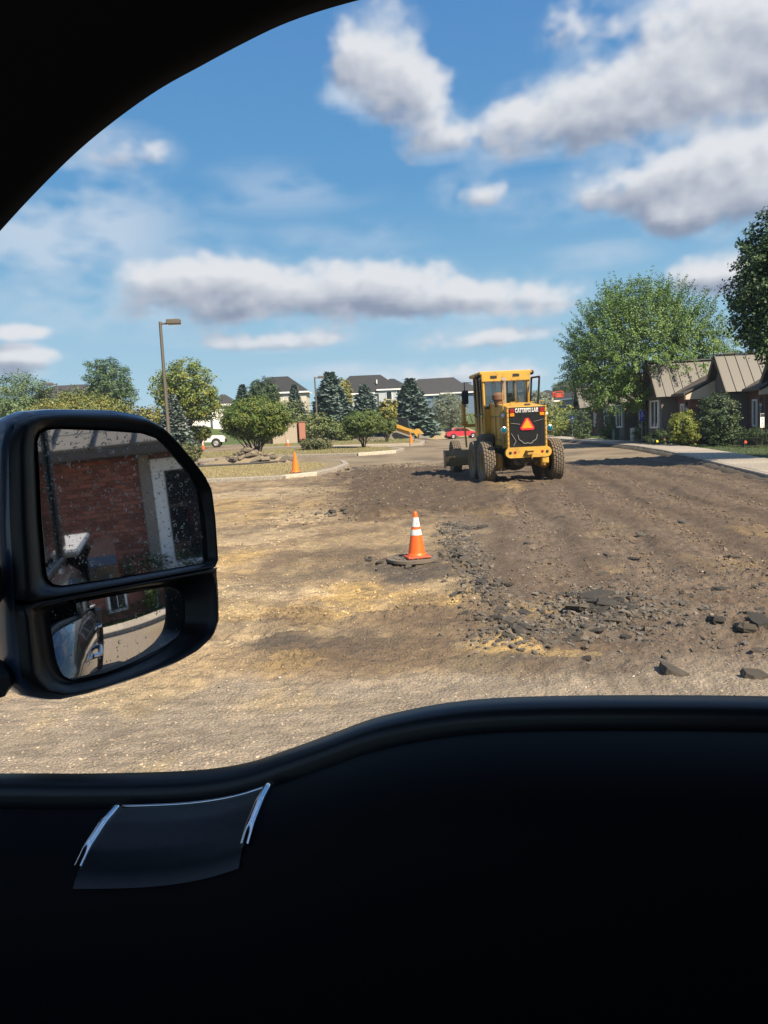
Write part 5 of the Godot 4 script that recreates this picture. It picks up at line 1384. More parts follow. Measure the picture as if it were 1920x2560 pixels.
func build_small() -> void:
	for a in [[-0.02, -8.2, 0.3, 0.13, "small muddy puddle in the ochre sand"], [-1.5, -7.42, 0.36, 0.15, "muddy puddle beside the truck mirror in pale sand"]]:
		var pm := MB.new(); var mid := Vector3(a[0], ground_at(a[0], a[1]) + 0.017, a[1])
		for k in 40:
			var p0 := TAU * k / 40.0; var p1 := TAU * (k + 1) / 40.0
			var r0 := 1.0 + 0.25 * sin(p0 * 3.0 + a[0]) + 0.12 * sin(p0 * 7.0); var r1 := 1.0 + 0.25 * sin(p1 * 3.0 + a[0]) + 0.12 * sin(p1 * 7.0)
			pm.tri(mid, mid + Vector3(cos(p0) * a[2] * r0, 0, sin(p0) * a[3] * r0), mid + Vector3(cos(p1) * a[2] * r1, 0, sin(p1) * a[3] * r1), Vector3.UP)
		tag(part(pm, "puddle", mt("muddy_water", lin(0.3, 0.24, 0.17), 0.08)), a[4], "puddle")
	# manhole casting standing proud of the stripped ground, with the striped cone on its lid
	var mh := thing("manhole", "raised iron manhole casting carrying the striped traffic cone", "manhole", Vector3(0.36, 0.005, -10.7))
	var iron := dusty("cast_iron", lin(0.15, 0.125, 0.1), 0.85)
	var m := MB.new(); m.lathe([[0.3, -0.2], [0.31, 0.06], [0.35, 0.08], [0.35, 0.118], [0.285, 0.122], [0.285, 0.1]], 36); part(m, "frame_ring", iron, mh)
	m = MB.new(); m.lathe([[0.28, 0.09], [0.28, 0.12], [0.0, 0.12]], 36)
	for k in 24:
		for q in [0.13, 0.235]:
			var a := TAU * k / 24.0
			m.box(Vector3(cos(a) * q, 0.127, sin(a) * q), Vector3(0.045, 0.012, 0.03), 0.003, Basis(Vector3.UP, -a))
	part(m, "lid", iron, mh)
	cone(Vector3(0.42, 0.128, -10.62), 0.63, true, "orange traffic cone with two white collars on the manhole")
	cone(Vector3(-3.87, 0.13, -35.4), 0.91, false, "plain orange traffic cone on the nearest island kerb")
	cone(Vector3(2.52, terrain(2.52, -65.5) + 0.13, -65.5), 0.75, false, "plain orange cone beside the yellow track loader")
	cone(Vector3(-8.2, terrain(-8.2, -70.0) + 0.02, -70.0), 0.75, true, "striped orange cone before the brick trash enclosure")
	cone(Vector3(-16.6, terrain(-16.6, -74.0), -74.0), 0.75, true, "striped orange cone before the white pickup wheel")
	cone(Vector3(-3.3, 0.0, 3.0), 0.71, true, "striped orange cone ahead of the truck")
	lamp_post(Vector3(-10.65, 0.05, -40.0), 7.65, 1.0, "tall bronze lamp post with box head right above the truck mirror")
	lamp_post(Vector3(-6.75, 0.85, -86.0), 6.9, 1.0, "bronze lamp post in front of the tall blue spruce")
	lamp_post(Vector3(-30.9, 0.83, -77.0), 6.9, -1.0, "bronze lamp post with head turned left behind the yellowing tree")
	# trash enclosure
	var e := thing("trash_enclosure", "brick trash enclosure with tan metal gate", "enclosure", Vector3(-8.3, 0.82, -77.0), 0.12)
	m = MB.new(); m.box(Vector3(0.75, 1.0, -0.9), Vector3(0.6, 2.1, 2.2)); m.box(Vector3(-2.2, 1.0, -1.2), Vector3(0.3, 2.1, 1.6)); m.box(Vector3(-0.7, 1.0, -2.1), Vector3(2.7, 2.1, 0.25)); part(m, "brick_wall", mt("enclosure_brick", lin(0.34, 0.15, 0.1), 0.9), e)
	m = MB.new(); m.box(Vector3(0.75, 2.09, -0.9), Vector3(0.7, 0.08, 2.3), 0.01); part(m, "coping", mt("enclosure_cap", lin(0.2, 0.11, 0.085), 0.8), e)
	for s in [-1.55, -0.35]:
		m = MB.new(); m.box(Vector3(s, 1.02, 0.1), Vector3(1.16, 1.9, 0.06), 0.01)
		for k in 6: m.box(Vector3(s - 0.48 + k * 0.19, 1.02, 0.14), Vector3(0.02, 1.86, 0.02))
		part(m, "gate_leaf", mt("gate_tan", lin(0.36, 0.31, 0.235), 0.7), e)
	# hydrant
	var h := thing("fire_hydrant", "orange-red fire hydrant beside the white pickup", "hydrant", Vector3(-19.3, 0.85, -80.5))
	m = MB.new(); m.lathe([[0.16, 0.0], [0.16, 0.06], [0.11, 0.08], [0.11, 0.6], [0.15, 0.62], [0.15, 0.68], [0.12, 0.78], [0.05, 0.86], [0.04, 0.93], [0.0, 0.94]], 16); part(m, "barrel", mt("hydrant_red", lin(0.55, 0.11, 0.04), 0.5), h)
	m = MB.new(); m.tube([Vector3(-0.2, 0.5, 0), Vector3(0.2, 0.5, 0)], [0.06], 10); m.tube([Vector3(0, 0.5, 0), Vector3(0, 0.5, 0.2)], [0.07], 10); part(m, "nozzle", mats["hydrant_red"], h)
	# parking signs by the sidewalk
	for a in [[16.6, -50.2, "nearer blue parking sign on a steel post before the big maple"], [17.0, -70.0, "farther blue parking sign on a post by the ball shrub"]]:
		var s := thing("parking_sign", a[2], "sign", Vector3(a[0], 0.08, a[1]), 0.15, "blue parking signs")
		m = MB.new(); m.box(Vector3(0, 1.05, 0), Vector3(0.06, 2.1, 0.04), 0.008); part(m, "post", mt("sign_steel", lin(0.2, 0.19, 0.17), 0.5, 0.4), s)
		m = MB.new(); m.box(Vector3(0, 1.9, 0.035), Vector3(0.3, 0.45, 0.012), 0.004); var o := part(m, "plate", mt("sign_blue", lin(0.02, 0.05, 0.35), 0.4), s)
		m = MB.new(); m.ball(Vector3(0.0, 2.03, 0.043), Vector3(0.03, 0.03, 0.004), 6, 10); m.tube([Vector3(0, 1.99, 0.043), Vector3(0.0, 1.9, 0.043), Vector3(0.07, 1.88, 0.043), Vector3(0.09, 1.8, 0.043)], [0.012], 5)
		var ar := []
		for k in 12: ar.append(Vector3(-0.01 + cos(2.0 + k * 0.38) * 0.075, 1.84 + sin(2.0 + k * 0.38) * 0.075, 0.043))
		m.tube(ar, [0.01], 5)
		part(m, "wheelchair_symbol", mats["letter_white"], o)
		m = MB.new(); m.box(Vector3(0, 1.56, 0.035), Vector3(0.3, 0.15, 0.012), 0.004); part(m, "lower_plate", mats["sign_blue"], s)
	# notice on a post before the wall plaque
	var w := thing("notice_sign", "white notice board with dark figure before the brick office wall", "sign", Vector3(19.0, 0.05, -39.4), 0.35)
	m = MB.new(); m.box(Vector3(0, 0.7, 0), Vector3(0.04, 1.4, 0.03)); part(m, "post", mats["sign_steel"], w)
	m = MB.new(); m.box(Vector3(0, 1.32, 0.03), Vector3(0.26, 0.7, 0.015), 0.004); var o := part(m, "plate", mats["letter_white"], w)
	m = MB.new(); m.box(Vector3(0, 1.58, 0.04), Vector3(0.24, 0.16, 0.006)); m.tube([Vector3(-0.07, 1.0, 0.04), Vector3(-0.03, 1.2, 0.04), Vector3(0.03, 1.2, 0.04), Vector3(0.07, 1.0, 0.04)], [0.014], 5); m.box(Vector3(0, 1.42, 0.04), Vector3(0.18, 0.02, 0.006)); m.box(Vector3(0, 1.37, 0.04), Vector3(0.15, 0.02, 0.006)); part(m, "print", mt("print_dark", lin(0.03, 0.03, 0.03), 0.6), o)
	# utility boxes
	var gb := thing("utility_box", "green rounded utility pedestal on the lawn by the sidewalk", "utility box", Vector3(18.0, 0.07, -60.5))
	m = MB.new(); m.box(Vector3(0, 0.45, 0), Vector3(0.42, 0.9, 0.42), 0.08); part(m, "cover", mt("utility_green", lin(0.06, 0.115, 0.09), 0.5), gb)
	m = MB.new(); m.box(Vector3(0, 0.9, 0), Vector3(0.46, 0.06, 0.46), 0.025); part(m, "lid", mats["utility_green"], gb)
	var bb := thing("utility_cabinet", "beige air-conditioning cabinet half in shade beside green pedestal", "utility box", Vector3(18.4, 0.07, -56.0))
	m = MB.new(); m.box(Vector3(0, 0.5, 0), Vector3(1.2, 1.0, 0.9), 0.03); part(m, "cabinet", mt("beige_metal", lin(0.42, 0.39, 0.31), 0.6), bb)
	m = MB.new()
	for k in 9: m.box(Vector3(0, 0.18 + k * 0.08, 0.46), Vector3(1.0, 0.02, 0.02))
	part(m, "louvre", mats["beige_metal"], bb)
	gb = thing("utility_box", "narrow green utility pedestal right of the beige cabinet", "utility box", Vector3(18.85, 0.07, -54.9))
	m = MB.new(); m.box(Vector3(0, 0.4, 0), Vector3(0.22, 0.8, 0.25), 0.04); part(m, "cover", mats["utility_green"], gb)
	m = MB.new(); m.box(Vector3(0, 0.81, 0), Vector3(0.26, 0.05, 0.29), 0.02); part(m, "lid", mats["utility_green"], gb)
	# little marking flags
	for a in [[17.2, -52.0, 1, "red marking flag beside the beige cabinet"], [16.9, -47.2, 1, "orange-red marking flag left of the bright ball shrub"], [16.9, -44.0, 0, "yellow marking flag at the foot of the bright ball shrub"], [17.2, -43.6, 1, "red marking flag right of the bright ball shrub"], [15.75, -45.2, 0, "yellow marking flag at the edge of the white pebbles"], [17.4, -37.8, 1, "red marking flag in the dark bed by the office"], [10.4, -2.2, 1, "orange marking flag in the grass by the near brick office"]]:
		var f := thing("marking_flag", a[3], "flag", Vector3(a[0], 0.06, a[1]), 0.3, "utility marking flags")
		m = MB.new(); m.tube([Vector3.ZERO, Vector3(0.01, 0.42, 0)], [0.006], 5); part(m, "wire", mats["sign_steel"], f)
		m = MB.new(); m.loft([PackedVector3Array([Vector3(0.01, 0.42, 0), Vector3(0.01, 0.3, 0)]), PackedVector3Array([Vector3(0.08, 0.41, 0.03), Vector3(0.08, 0.29, 0.03)]), PackedVector3Array([Vector3(0.16, 0.38, -0.01), Vector3(0.15, 0.27, -0.01)])], Vector3(0, 0, 1))
		part(m, "pennant", mt("flag_red", lin(0.75, 0.08, 0.03), 0.6) if a[2] else mt("flag_yellow", lin(0.75, 0.6, 0.02), 0.6), f)
	# white basketball post by the spruce
	var bp := thing("basketball_hoop", "white basketball post and board before the blue house", "hoop", Vector3(7.6, terrain(7.6, -118.0), -118.0), 0.5)
	m = MB.new(); m.box(Vector3(0, 1.9, 0), Vector3(0.16, 3.8, 0.16), 0.02); part(m, "post", mats["white_trim"], bp)
	m = MB.new()
	for q in [[-0.9, 4.9, 1.9, 0.1], [-0.9, 3.85, 1.9, 0.16]]: m.box(Vector3(q[0], q[1], 0), Vector3(q[2], q[3], 0.08))
	for q in [-1.8, 0.0]: m.box(Vector3(q, 4.4, 0), Vector3(0.1, 1.0, 0.08))
	part(m, "board_frame", mats["white_trim"], bp)
	# dirt piles at the far end
	for a in [[7.2, -112.0, 3.4, 1.3, "pale sand pile before the far grass bank"], [11.0, -121.0, 4.6, 1.5, "broad pale sand pile behind the red car"], [4.8, -108.0, 2.2, 0.9, "small dark soil pile beside the far sand pile"]]:
		m = MB.new(); var rows := []
		for i in 11:
			var row := PackedVector3Array()
			for k in 19:
				var u: float = (k - 9) / 9.0; var v: float = (i - 5) / 5.0
				var q := maxf(0.0, 1.0 - u * u - v * v)
				row.append(Vector3(u * a[2], a[3] * pow(q, 0.75) * (1.0 + 0.25 * nb.get_noise_2d(u * 4.0 + a[0], v * 4.0)) - 0.1, v * a[2] * 0.6))
			rows.append(row)
		m.loft(rows, Vector3.UP)
		for k in m.c.size(): m.c[k] = Color(0.42, 0.33, 0.2) if a[3] > 1.0 else Color(0.2, 0.15, 0.1)
		var o2 := part(m, "sand_pile", mats["soil"]); o2.position = Vector3(a[0], terrain(a[0], a[1]), a[1])
		tag(o2, a[4], "pile", "soil piles at the far end")
	# worker in a yellow vest, seen small behind the mirror edge
	var wk := thing("person", "distant worker in yellow safety vest and hard hat by the pickup", "person", Vector3(-20.6, 0.85, -82.0), 0.4)
	m = MB.new(); rows_body(m)
	part(m, "body", mt("work_trousers", lin(0.06, 0.07, 0.1), 0.8), wk)
	m = MB.new(); m.loft([ring(0.2, 0.13, 0.92), ring(0.22, 0.14, 1.15), ring(0.25, 0.15, 1.38), ring(0.14, 0.1, 1.5)], Vector3.ZERO, true); part(m, "safety_vest", mt("vest_yellow", lin(0.6, 0.75, 0.02), 0.6), wk)
	m = MB.new(); m.ball(Vector3(0, 1.68, 0.01), Vector3(0.115, 0.09, 0.14), 8, 12); m.lathe([[0.17, 1.66], [0.15, 1.68]], 14); part(m, "hard_hat", mats["vest_yellow"], wk)
func ring(rx: float, rz: float, y: float) -> PackedVector3Array:
	var p := PackedVector3Array()
	for k in 14: p.append(Vector3(cos(TAU * k / 14.0) * rx, y, sin(TAU * k / 14.0) * rz))
	return p
func rows_body(m: MB) -> void:
	for s in [-1.0, 1.0]:
		m.tube([Vector3(s * 0.11, 0.0, 0.06), Vector3(s * 0.11, 0.08, 0.0), Vector3(s * 0.11, 0.48, 0.01), Vector3(s * 0.09, 0.92, 0)], [0.06, 0.055, 0.07, 0.1], 8)
		m.tube([Vector3(s * 0.24, 1.4, 0), Vector3(s * 0.3, 1.12, 0.02), Vector3(s * 0.27, 0.86, 0.12)], [0.06, 0.05, 0.04], 8)
		for k in 4: m.tube([Vector3(s * 0.27 + (k - 1.5) * 0.018, 0.87, 0.12), Vector3(s * 0.27 + (k - 1.5) * 0.02, 0.78, 0.15)], [0.01], 5)
		m.tube([Vector3(s * 0.25, 0.87, 0.13), Vector3(s * 0.21, 0.81, 0.16)], [0.011], 5)
	m.tube([Vector3(0, 0.86, 0), Vector3(0, 1.1, 0), Vector3(0, 1.42, 0), Vector3(0, 1.52, 0)], [0.15, 0.14, 0.16, 0.06], 12)
	m.ball(Vector3(0, 1.62, 0.01), Vector3(0.08, 0.12, 0.1), 8, 12)

# ---------------------------------------------------------------- vehicles
func car_wheel(parent: Node, at: Vector3, r: float, w: float) -> void:
	var n := group_node("wheel", parent); n.position = at
	var ax := Transform3D(Basis(Vector3(1, 0, 0), PI / 2), Vector3.ZERO)
	var m := MB.new(); m.lathe([[r * 0.62, -w / 2], [r * 0.9, -w / 2], [r, -w * 0.35], [r, w * 0.35], [r * 0.9, w / 2], [r * 0.62, w / 2]], 24, ax); part(m, "tyre", mt("car_tyre", lin(0.02, 0.02, 0.02), 0.9), n)
	m = MB.new(); m.lathe([[0.0, w * 0.4], [r * 0.2, w * 0.42], [r * 0.55, w * 0.3], [r * 0.63, w * 0.45]], 20, ax); m.lathe([[0.0, -w * 0.4], [r * 0.2, -w * 0.42], [r * 0.55, -w * 0.3], [r * 0.63, -w * 0.45]], 20, ax); part(m, "rim", mt("alloy", lin(0.5, 0.5, 0.5), 0.35, 0.6), n)
func car(called: String, label: String, category: String, at: Vector3, turn: float, paint: Material, lower: Array, upper: Array, glass: Array, wheels: Array, wr: float, width: float) -> Node3D:
	var t := thing(called, label, category, at, turn)
	var m := MB.new()
	var hw := width / 2
	m.prism(poly(lower), 0.0, hw, 0.985); m.prism(poly(lower), 0.0, -hw, 0.985)
	part(m, "body", paint, t)
	m = MB.new(); m.prism(poly(upper), 0.0, hw * 0.9, 0.86); m.prism(poly(upper), 0.0, -hw * 0.9, 0.86)
	part(m, "cabin", paint, t)
	for s in [-1.0, 1.0]:
		for gp in glass:
			m = MB.new(); m.prism(poly(gp), s * hw * 0.80, s * (hw * 0.915)); part(m, "side_window", mt("car_glass", lin(0.02, 0.028, 0.03), 0.06), t)
	for x in wheels:
		for s in [-1.0, 1.0]:
			m = MB.new(); m.lathe([[0.0, 0.02], [wr * 1.16, 0.02], [wr * 1.16, -0.1]], 22, Transform3D(Basis(Vector3(1, 0, 0), PI / 2 * s), Vector3(x, wr * 1.02, s * (hw - 0.016)))); part(m, "wheel_arch", mt("arch_black", lin(0.01, 0.01, 0.01), 0.8), t)
			car_wheel(t, Vector3(x, wr, s * (hw - 0.05)), wr, 0.22)
	return t
func build_vehicles() -> void:
	var red := mt("red_paint", lin(0.5, 0.012, 0.035), 0.25); red.clearcoat_enabled = true; red.clearcoat = 1.0
	var white := mt("white_paint", lin(0.72, 0.72, 0.72), 0.3); white.clearcoat_enabled = true
	var c := car("parked_car", "red sedan parked across the far end of the lot", "car", Vector3(11.5, terrain(11.5, -111.0), -111.0), 0.06, red,
		[[-2.3, 0.35], [-2.32, 0.72], [-2.2, 0.98], [-1.4, 1.03], [1.0, 0.98], [2.0, 0.84], [2.28, 0.66], [2.3, 0.3]], [[-1.75, 1.0], [-0.95, 1.43], [0.1, 1.46], [0.75, 1.3], [1.25, 0.98]], [[[-1.35, 1.03], [-0.85, 1.36], [-0.35, 1.38], [-0.35, 1.03]], [[-0.28, 1.03], [-0.28, 1.38], [0.15, 1.38], [0.62, 1.24], [0.95, 1.02]]], [-1.4, 1.35], 0.33, 1.8)
	var m := MB.new(); m.box(Vector3(-2.28, 0.82, 0.7), Vector3(0.12, 0.16, 0.36), 0.03); part(m, "tail_lamp", mats["red_lens"], c)
	m = MB.new(); m.box(Vector3(0.3, 0.83, 0.9), Vector3(0.2, 0.03, 0.03)); part(m, "door_handle", red, c)
	c = car("pickup", "white pickup truck behind the clipped yellow-green shrub", "truck", Vector3(-18.5, 0.85, -80.5), 0.12, white,
		[[-2.9, 0.55], [-2.9, 1.2], [-0.7, 1.25], [1.0, 1.22], [2.5, 1.15], [2.75, 0.95], [2.75, 0.5]], [[-0.75, 1.22], [-0.65, 1.85], [0.65, 1.88], [1.35, 1.2]], [[[-0.6, 1.26], [-0.55, 1.78], [0.0, 1.8], [0.0, 1.26]], [[0.08, 1.26], [0.08, 1.8], [0.6, 1.8], [1.05, 1.26]]], [-1.85, 1.85], 0.41, 1.95)
	m = MB.new(); m.box(Vector3(2.74, 0.62, 0), Vector3(0.2, 0.3, 1.9), 0.06); part(m, "bumper", mats["arch_black"], c)
	c = car("pickup", "second white pickup whose bed shows past the truck mirror", "truck", Vector3(-22.6, 0.85, -83.5), 0.0, white,
		[[-2.9, 0.55], [-2.9, 1.2], [-0.7, 1.25], [1.0, 1.22], [2.5, 1.15], [2.75, 0.95], [2.75, 0.5]], [[-0.75, 1.22], [-0.65, 1.85], [0.65, 1.88], [1.35, 1.2]], [[[-0.6, 1.26], [-0.55, 1.78], [0.0, 1.8], [0.0, 1.26]]], [-1.85, 1.85], 0.41, 1.95)
	# compact track loader
	var yl: Material = mats["machine_yellow"]; var bk: Material = mats["machine_black"]
	var t := thing("track_loader", "yellow and black compact track loader tilted beside the small round shrub", "loader", Vector3(2.3, terrain(2.3, -74.0), -74.0), -0.12)
	for s in [-1.0, 1.0]:
		m = MB.new(); m.prism(poly([[-1.35, 0.5], [-1.1, 0.85], [-0.7, 0.92], [0.95, 0.25], [0.9, 0.02], [0.6, 0.0], [-0.9, 0.0], [-1.2, 0.12]]), s * 0.55, s * 0.9); part(m, "track", mt("track_rubber", lin(0.24, 0.215, 0.18), 0.9), t)
		m = MB.new(); m.prism(poly([[-1.15, 0.5], [-0.95, 0.74], [-0.7, 0.76], [0.7, 0.2], [-0.85, 0.14]]), s * 0.9, s * 0.92); part(m, "track_frame", bk, t)
		m = MB.new(); m.prism(poly([[-1.3, 1.2], [-1.2, 1.6], [-0.7, 1.55], [1.15, 0.75], [1.5, 0.2], [1.25, 0.15], [0.95, 0.6], [-0.8, 1.25]]), s * 0.62, s * 0.8); part(m, "lift_arm", yl, t)
	m = MB.new(); m.prism(poly([[-1.3, 0.6], [-1.3, 1.3], [-0.4, 1.35], [0.5, 0.8], [0.5, 0.4]]), -0.55, 0.55); part(m, "body", yl, t)
	m = MB.new(); m.prism(poly([[-0.5, 1.0], [-0.55, 2.0], [0.35, 2.0], [0.5, 0.9]]), -0.5, 0.5); part(m, "cab", mt("loader_cab", lin(0.012, 0.014, 0.015), 0.2), t)
	m = MB.new(); m.box(Vector3(-0.1, 2.03, 0), Vector3(1.1, 0.08, 1.1), 0.03); part(m, "cab_roof", bk, t)
	m = MB.new(); m.prism(poly([[1.35, 0.1], [1.4, 0.6], [1.55, 0.62], [1.6, 0.3], [2.25, 0.12], [2.2, 0.05]]), -0.95, 0.95); part(m, "bucket", dusty("bucket_steel", lin(0.3, 0.27, 0.23), 0.6), t)
	m = MB.new(); m.prism(poly([[0.95, 0.5], [1.05, 1.0], [1.3, 1.0], [1.75, 0.5]]), -0.5, 0.5); part(m, "coupler", yl, t)
	# orange boom lift over the far bushes
	t = thing("boom_lift", "orange boom lift basket raised above the far bushes", "lift", Vector3(23.0, 0.0, -108.0))
	var og := mt("lift_orange", lin(0.5, 0.06, 0.02), 0.6)
	m = MB.new(); m.box(Vector3(-0.6, 0.9, 0), Vector3(2.6, 0.9, 2.0), 0.1); part(m, "chassis", og, t)
	for x in [-1.4, 0.4]:
		for z in [-1.0, 1.0]: car_wheel(t, Vector3(x, 0.45, z), 0.45, 0.3)
	m = MB.new(); m.tube([Vector3(-0.6, 1.3, 0), Vector3(0.72, 5.0, 0)], [0.22, 0.16], 4); part(m, "boom", mt("boom_cream", lin(0.62, 0.5, 0.3), 0.5), t)
	m = MB.new(); m.box(Vector3(0.75, 5.3, 0), Vector3(0.35, 0.7, 0.35), 0.05); part(m, "boom_head", og, t)
	m = MB.new()
	m.box(Vector3(1.47, 5.0, 0), Vector3(1.1, 0.14, 0.8))
	for y in [5.35, 5.7]:
		for z in [-0.4, 0.4]: m.tube([Vector3(0.95, y, z), Vector3(2.0, y, z)], [0.05], 6)
	for x in [0.95, 2.0]:
		for z in [-0.4, 0.4]: m.tube([Vector3(x, 5.0, z), Vector3(x, 5.75, z)], [0.045], 6)
	m.box(Vector3(1.6, 5.3, -0.4), Vector3(0.6, 0.4, 0.06))
	part(m, "basket", og, t)
# ---------------------------------------------------------------- the truck that the picture is taken from
const SILL := [[-0.951,1.549],[-0.654,1.555],[-0.516,1.558],[-0.427,1.559],[-0.341,1.562],[-0.291,1.566],[-0.249,1.574],[-0.208,1.588],[-0.167,1.603],[-0.127,1.618],[-0.088,1.628],[-0.049,1.635],[-0.012,1.639],[0.032,1.641],[0.090,1.642],[0.161,1.642],[0.236,1.641],[0.393,1.637],[0.72,1.629]]
const ARC := [[-0.90,1.70],[-0.703,1.881],[-0.600,1.974],[-0.526,2.045],[-0.457,2.104],[-0.412,2.140],[-0.369,2.171],[-0.327,2.196],[-0.287,2.216],[-0.248,2.231],[-0.210,2.245],[-0.173,2.257],[-0.136,2.265],[-0.093,2.271],[-0.048,2.275],[0.020,2.278],[0.102,2.278],[0.228,2.271],[0.377,2.259],[0.544,2.241],[0.72,2.22]]
const M_OUT := [[-0.142,0.085],[-0.133,0.108],[-0.116,0.118],[-0.077,0.121],[0.002,0.119],[0.044,0.112],[0.069,0.100],[0.087,0.083],[0.111,0.054],[0.133,0.026],[0.142,0.005],[0.142,-0.039],[0.138,-0.127],[0.133,-0.185],[0.120,-0.206],[0.090,-0.221],[0.054,-0.228],[-0.012,-0.231],[-0.072,-0.231],[-0.115,-0.227],[-0.145,-0.213],[-0.160,-0.191],[-0.157,-0.097],[-0.151,-0.003]]
const M_GLASS := [[-0.104,0.092],[-0.098,0.099],[-0.084,0.102],[-0.018,0.098],[0.043,0.092],[0.066,0.084],[0.083,0.069],[0.112,0.035],[0.128,0.006],[0.132,-0.033],[0.131,-0.092],[0.122,-0.099],[0.051,-0.098],[-0.042,-0.095],[-0.098,-0.092],[-0.110,-0.086],[-0.113,-0.075],[-0.111,-0.008]]
const M_CONVEX := [[-0.112,-0.125],[-0.102,-0.119],[-0.061,-0.119],[-0.002,-0.121],[0.076,-0.126],[0.100,-0.136],[0.106,-0.153],[0.102,-0.185],[0.088,-0.203],[0.051,-0.210],[0.004,-0.216],[-0.045,-0.219],[-0.091,-0.216],[-0.103,-0.205],[-0.109,-0.185],[-0.111,-0.149]]
func resample(p2: PackedVector2Array, c: Vector2, n: int) -> PackedVector2Array:
	var out := PackedVector2Array()
	for k in n:
		var d := Vector2.from_angle(TAU * k / n); var best := c
		for i in p2.size():
			var hit = Geometry2D.segment_intersects_segment(c, c + d, p2[i], p2[(i + 1) % p2.size()])
			if hit != null and c.distance_to(hit) > c.distance_to(best): best = hit
		out.append(best)
	return out
func ring_at(a: PackedVector2Array, b: PackedVector2Array, f: float, z: float, bar := -1.0) -> PackedVector3Array:   # bar: height where the outline follows the bar between the two glasses
	var r := PackedVector3Array()
	for k in a.size():
		var p := a[k].lerp(b[k], f)
		r.append(Vector3(p.x, p.y, bar if bar > 0.0 and absf(a[k].y + 0.1055 + a[k].x * 0.015) < 0.006 and absf(a[k].x) < 0.15 else z))
	return r
func dome_ring(a: PackedVector2Array, b: PackedVector2Array, f: float, apex: Vector2) -> PackedVector3Array:   # bezel edge that hugs the curved spotter glass
	var r := PackedVector3Array()
	for k in a.size():
		var p := a[k].lerp(b[k], f)
		r.append(Vector3(p.x, p.y, -0.0035 - p.distance_squared_to(apex)))
	return r
func smooth_line(a: Array, per: int) -> Array:
	var out := []
	for i in a.size() - 1:
		var p0 := Vector2(a[maxi(i - 1, 0)][0], a[maxi(i - 1, 0)][1]); var p1 := Vector2(a[i][0], a[i][1]); var p2 := Vector2(a[i + 1][0], a[i + 1][1]); var p3 := Vector2(a[mini(i + 2, a.size() - 1)][0], a[mini(i + 2, a.size() - 1)][1])
		for k in per: out.append(p1.cubic_interpolate(p2, p0, p3, float(k) / per))
	out.append(Vector2(a[-1][0], a[-1][1]))
	return out
func spotted(base: float, sd: int, spots: int) -> StandardMaterial3D:   # silvered glass with dried water rings and dust specks
	var m := mt("mirror_%d" % sd, Color(1, 1, 1), 1.0, 1.0)
	var n := 1024
	var im := Image.create(n, n, false, Image.FORMAT_RGB8); im.fill(Color(base, base, base))
	var mr := Image.create(n, n, false, Image.FORMAT_RGB8); mr.fill(Color(0, 0.02, 1))   # g rough, b metal
	var r := RandomNumberGenerator.new(); r.seed = sd
	for k in spots:
		var cx := r.randf() * n; var cy := n * pow(r.randf(), 1.35); var rad := 2.5 + 9.0 * pow(r.randf(), 4.0); var w := r.randf_range(1.6, 2.8); var dot := r.randf() < 0.5
		if dot: rad = r.randf_range(0.9, 2.6)
		var tone := r.randf_range(0.35, 0.62); var skew := r.randf_range(0.8, 1.25); var gap := r.randf() * TAU
		for y in range(int(cy - rad - 3), int(cy + rad + 4)):
			for x in range(int(cx - rad - 3), int(cx + rad + 4)):
				if x < 0 or y < 0 or x >= n or y >= n: continue
				var dd := Vector2((x - cx) * skew, y - cy)
				var d := dd.length()
				if (dot and d < rad) or (not dot and absf(d - rad) < w * (0.5 + 0.5 * sin(dd.angle() + gap))):
					im.set_pixel(x, y, Color(tone * 1.45, tone * 1.45, tone * 1.4)); mr.set_pixel(x, y, Color(0, 0.8, 0.0))
	for k in 14000:
		var x := r.randi() % n; var y := r.randi() % n
		im.set_pixel(x, y, Color(0.5, 0.5, 0.48)); mr.set_pixel(x, y, Color(0, 0.8, 0.4))
	m.albedo_texture = ImageTexture.create_from_image(im)
	var t := ImageTexture.create_from_image(mr)
	m.roughness_texture = t; m.roughness_texture_channel = BaseMaterial3D.TEXTURE_CHANNEL_GREEN
	m.metallic_texture = t; m.metallic_texture_channel = BaseMaterial3D.TEXTURE_CHANNEL_BLUE
	return m
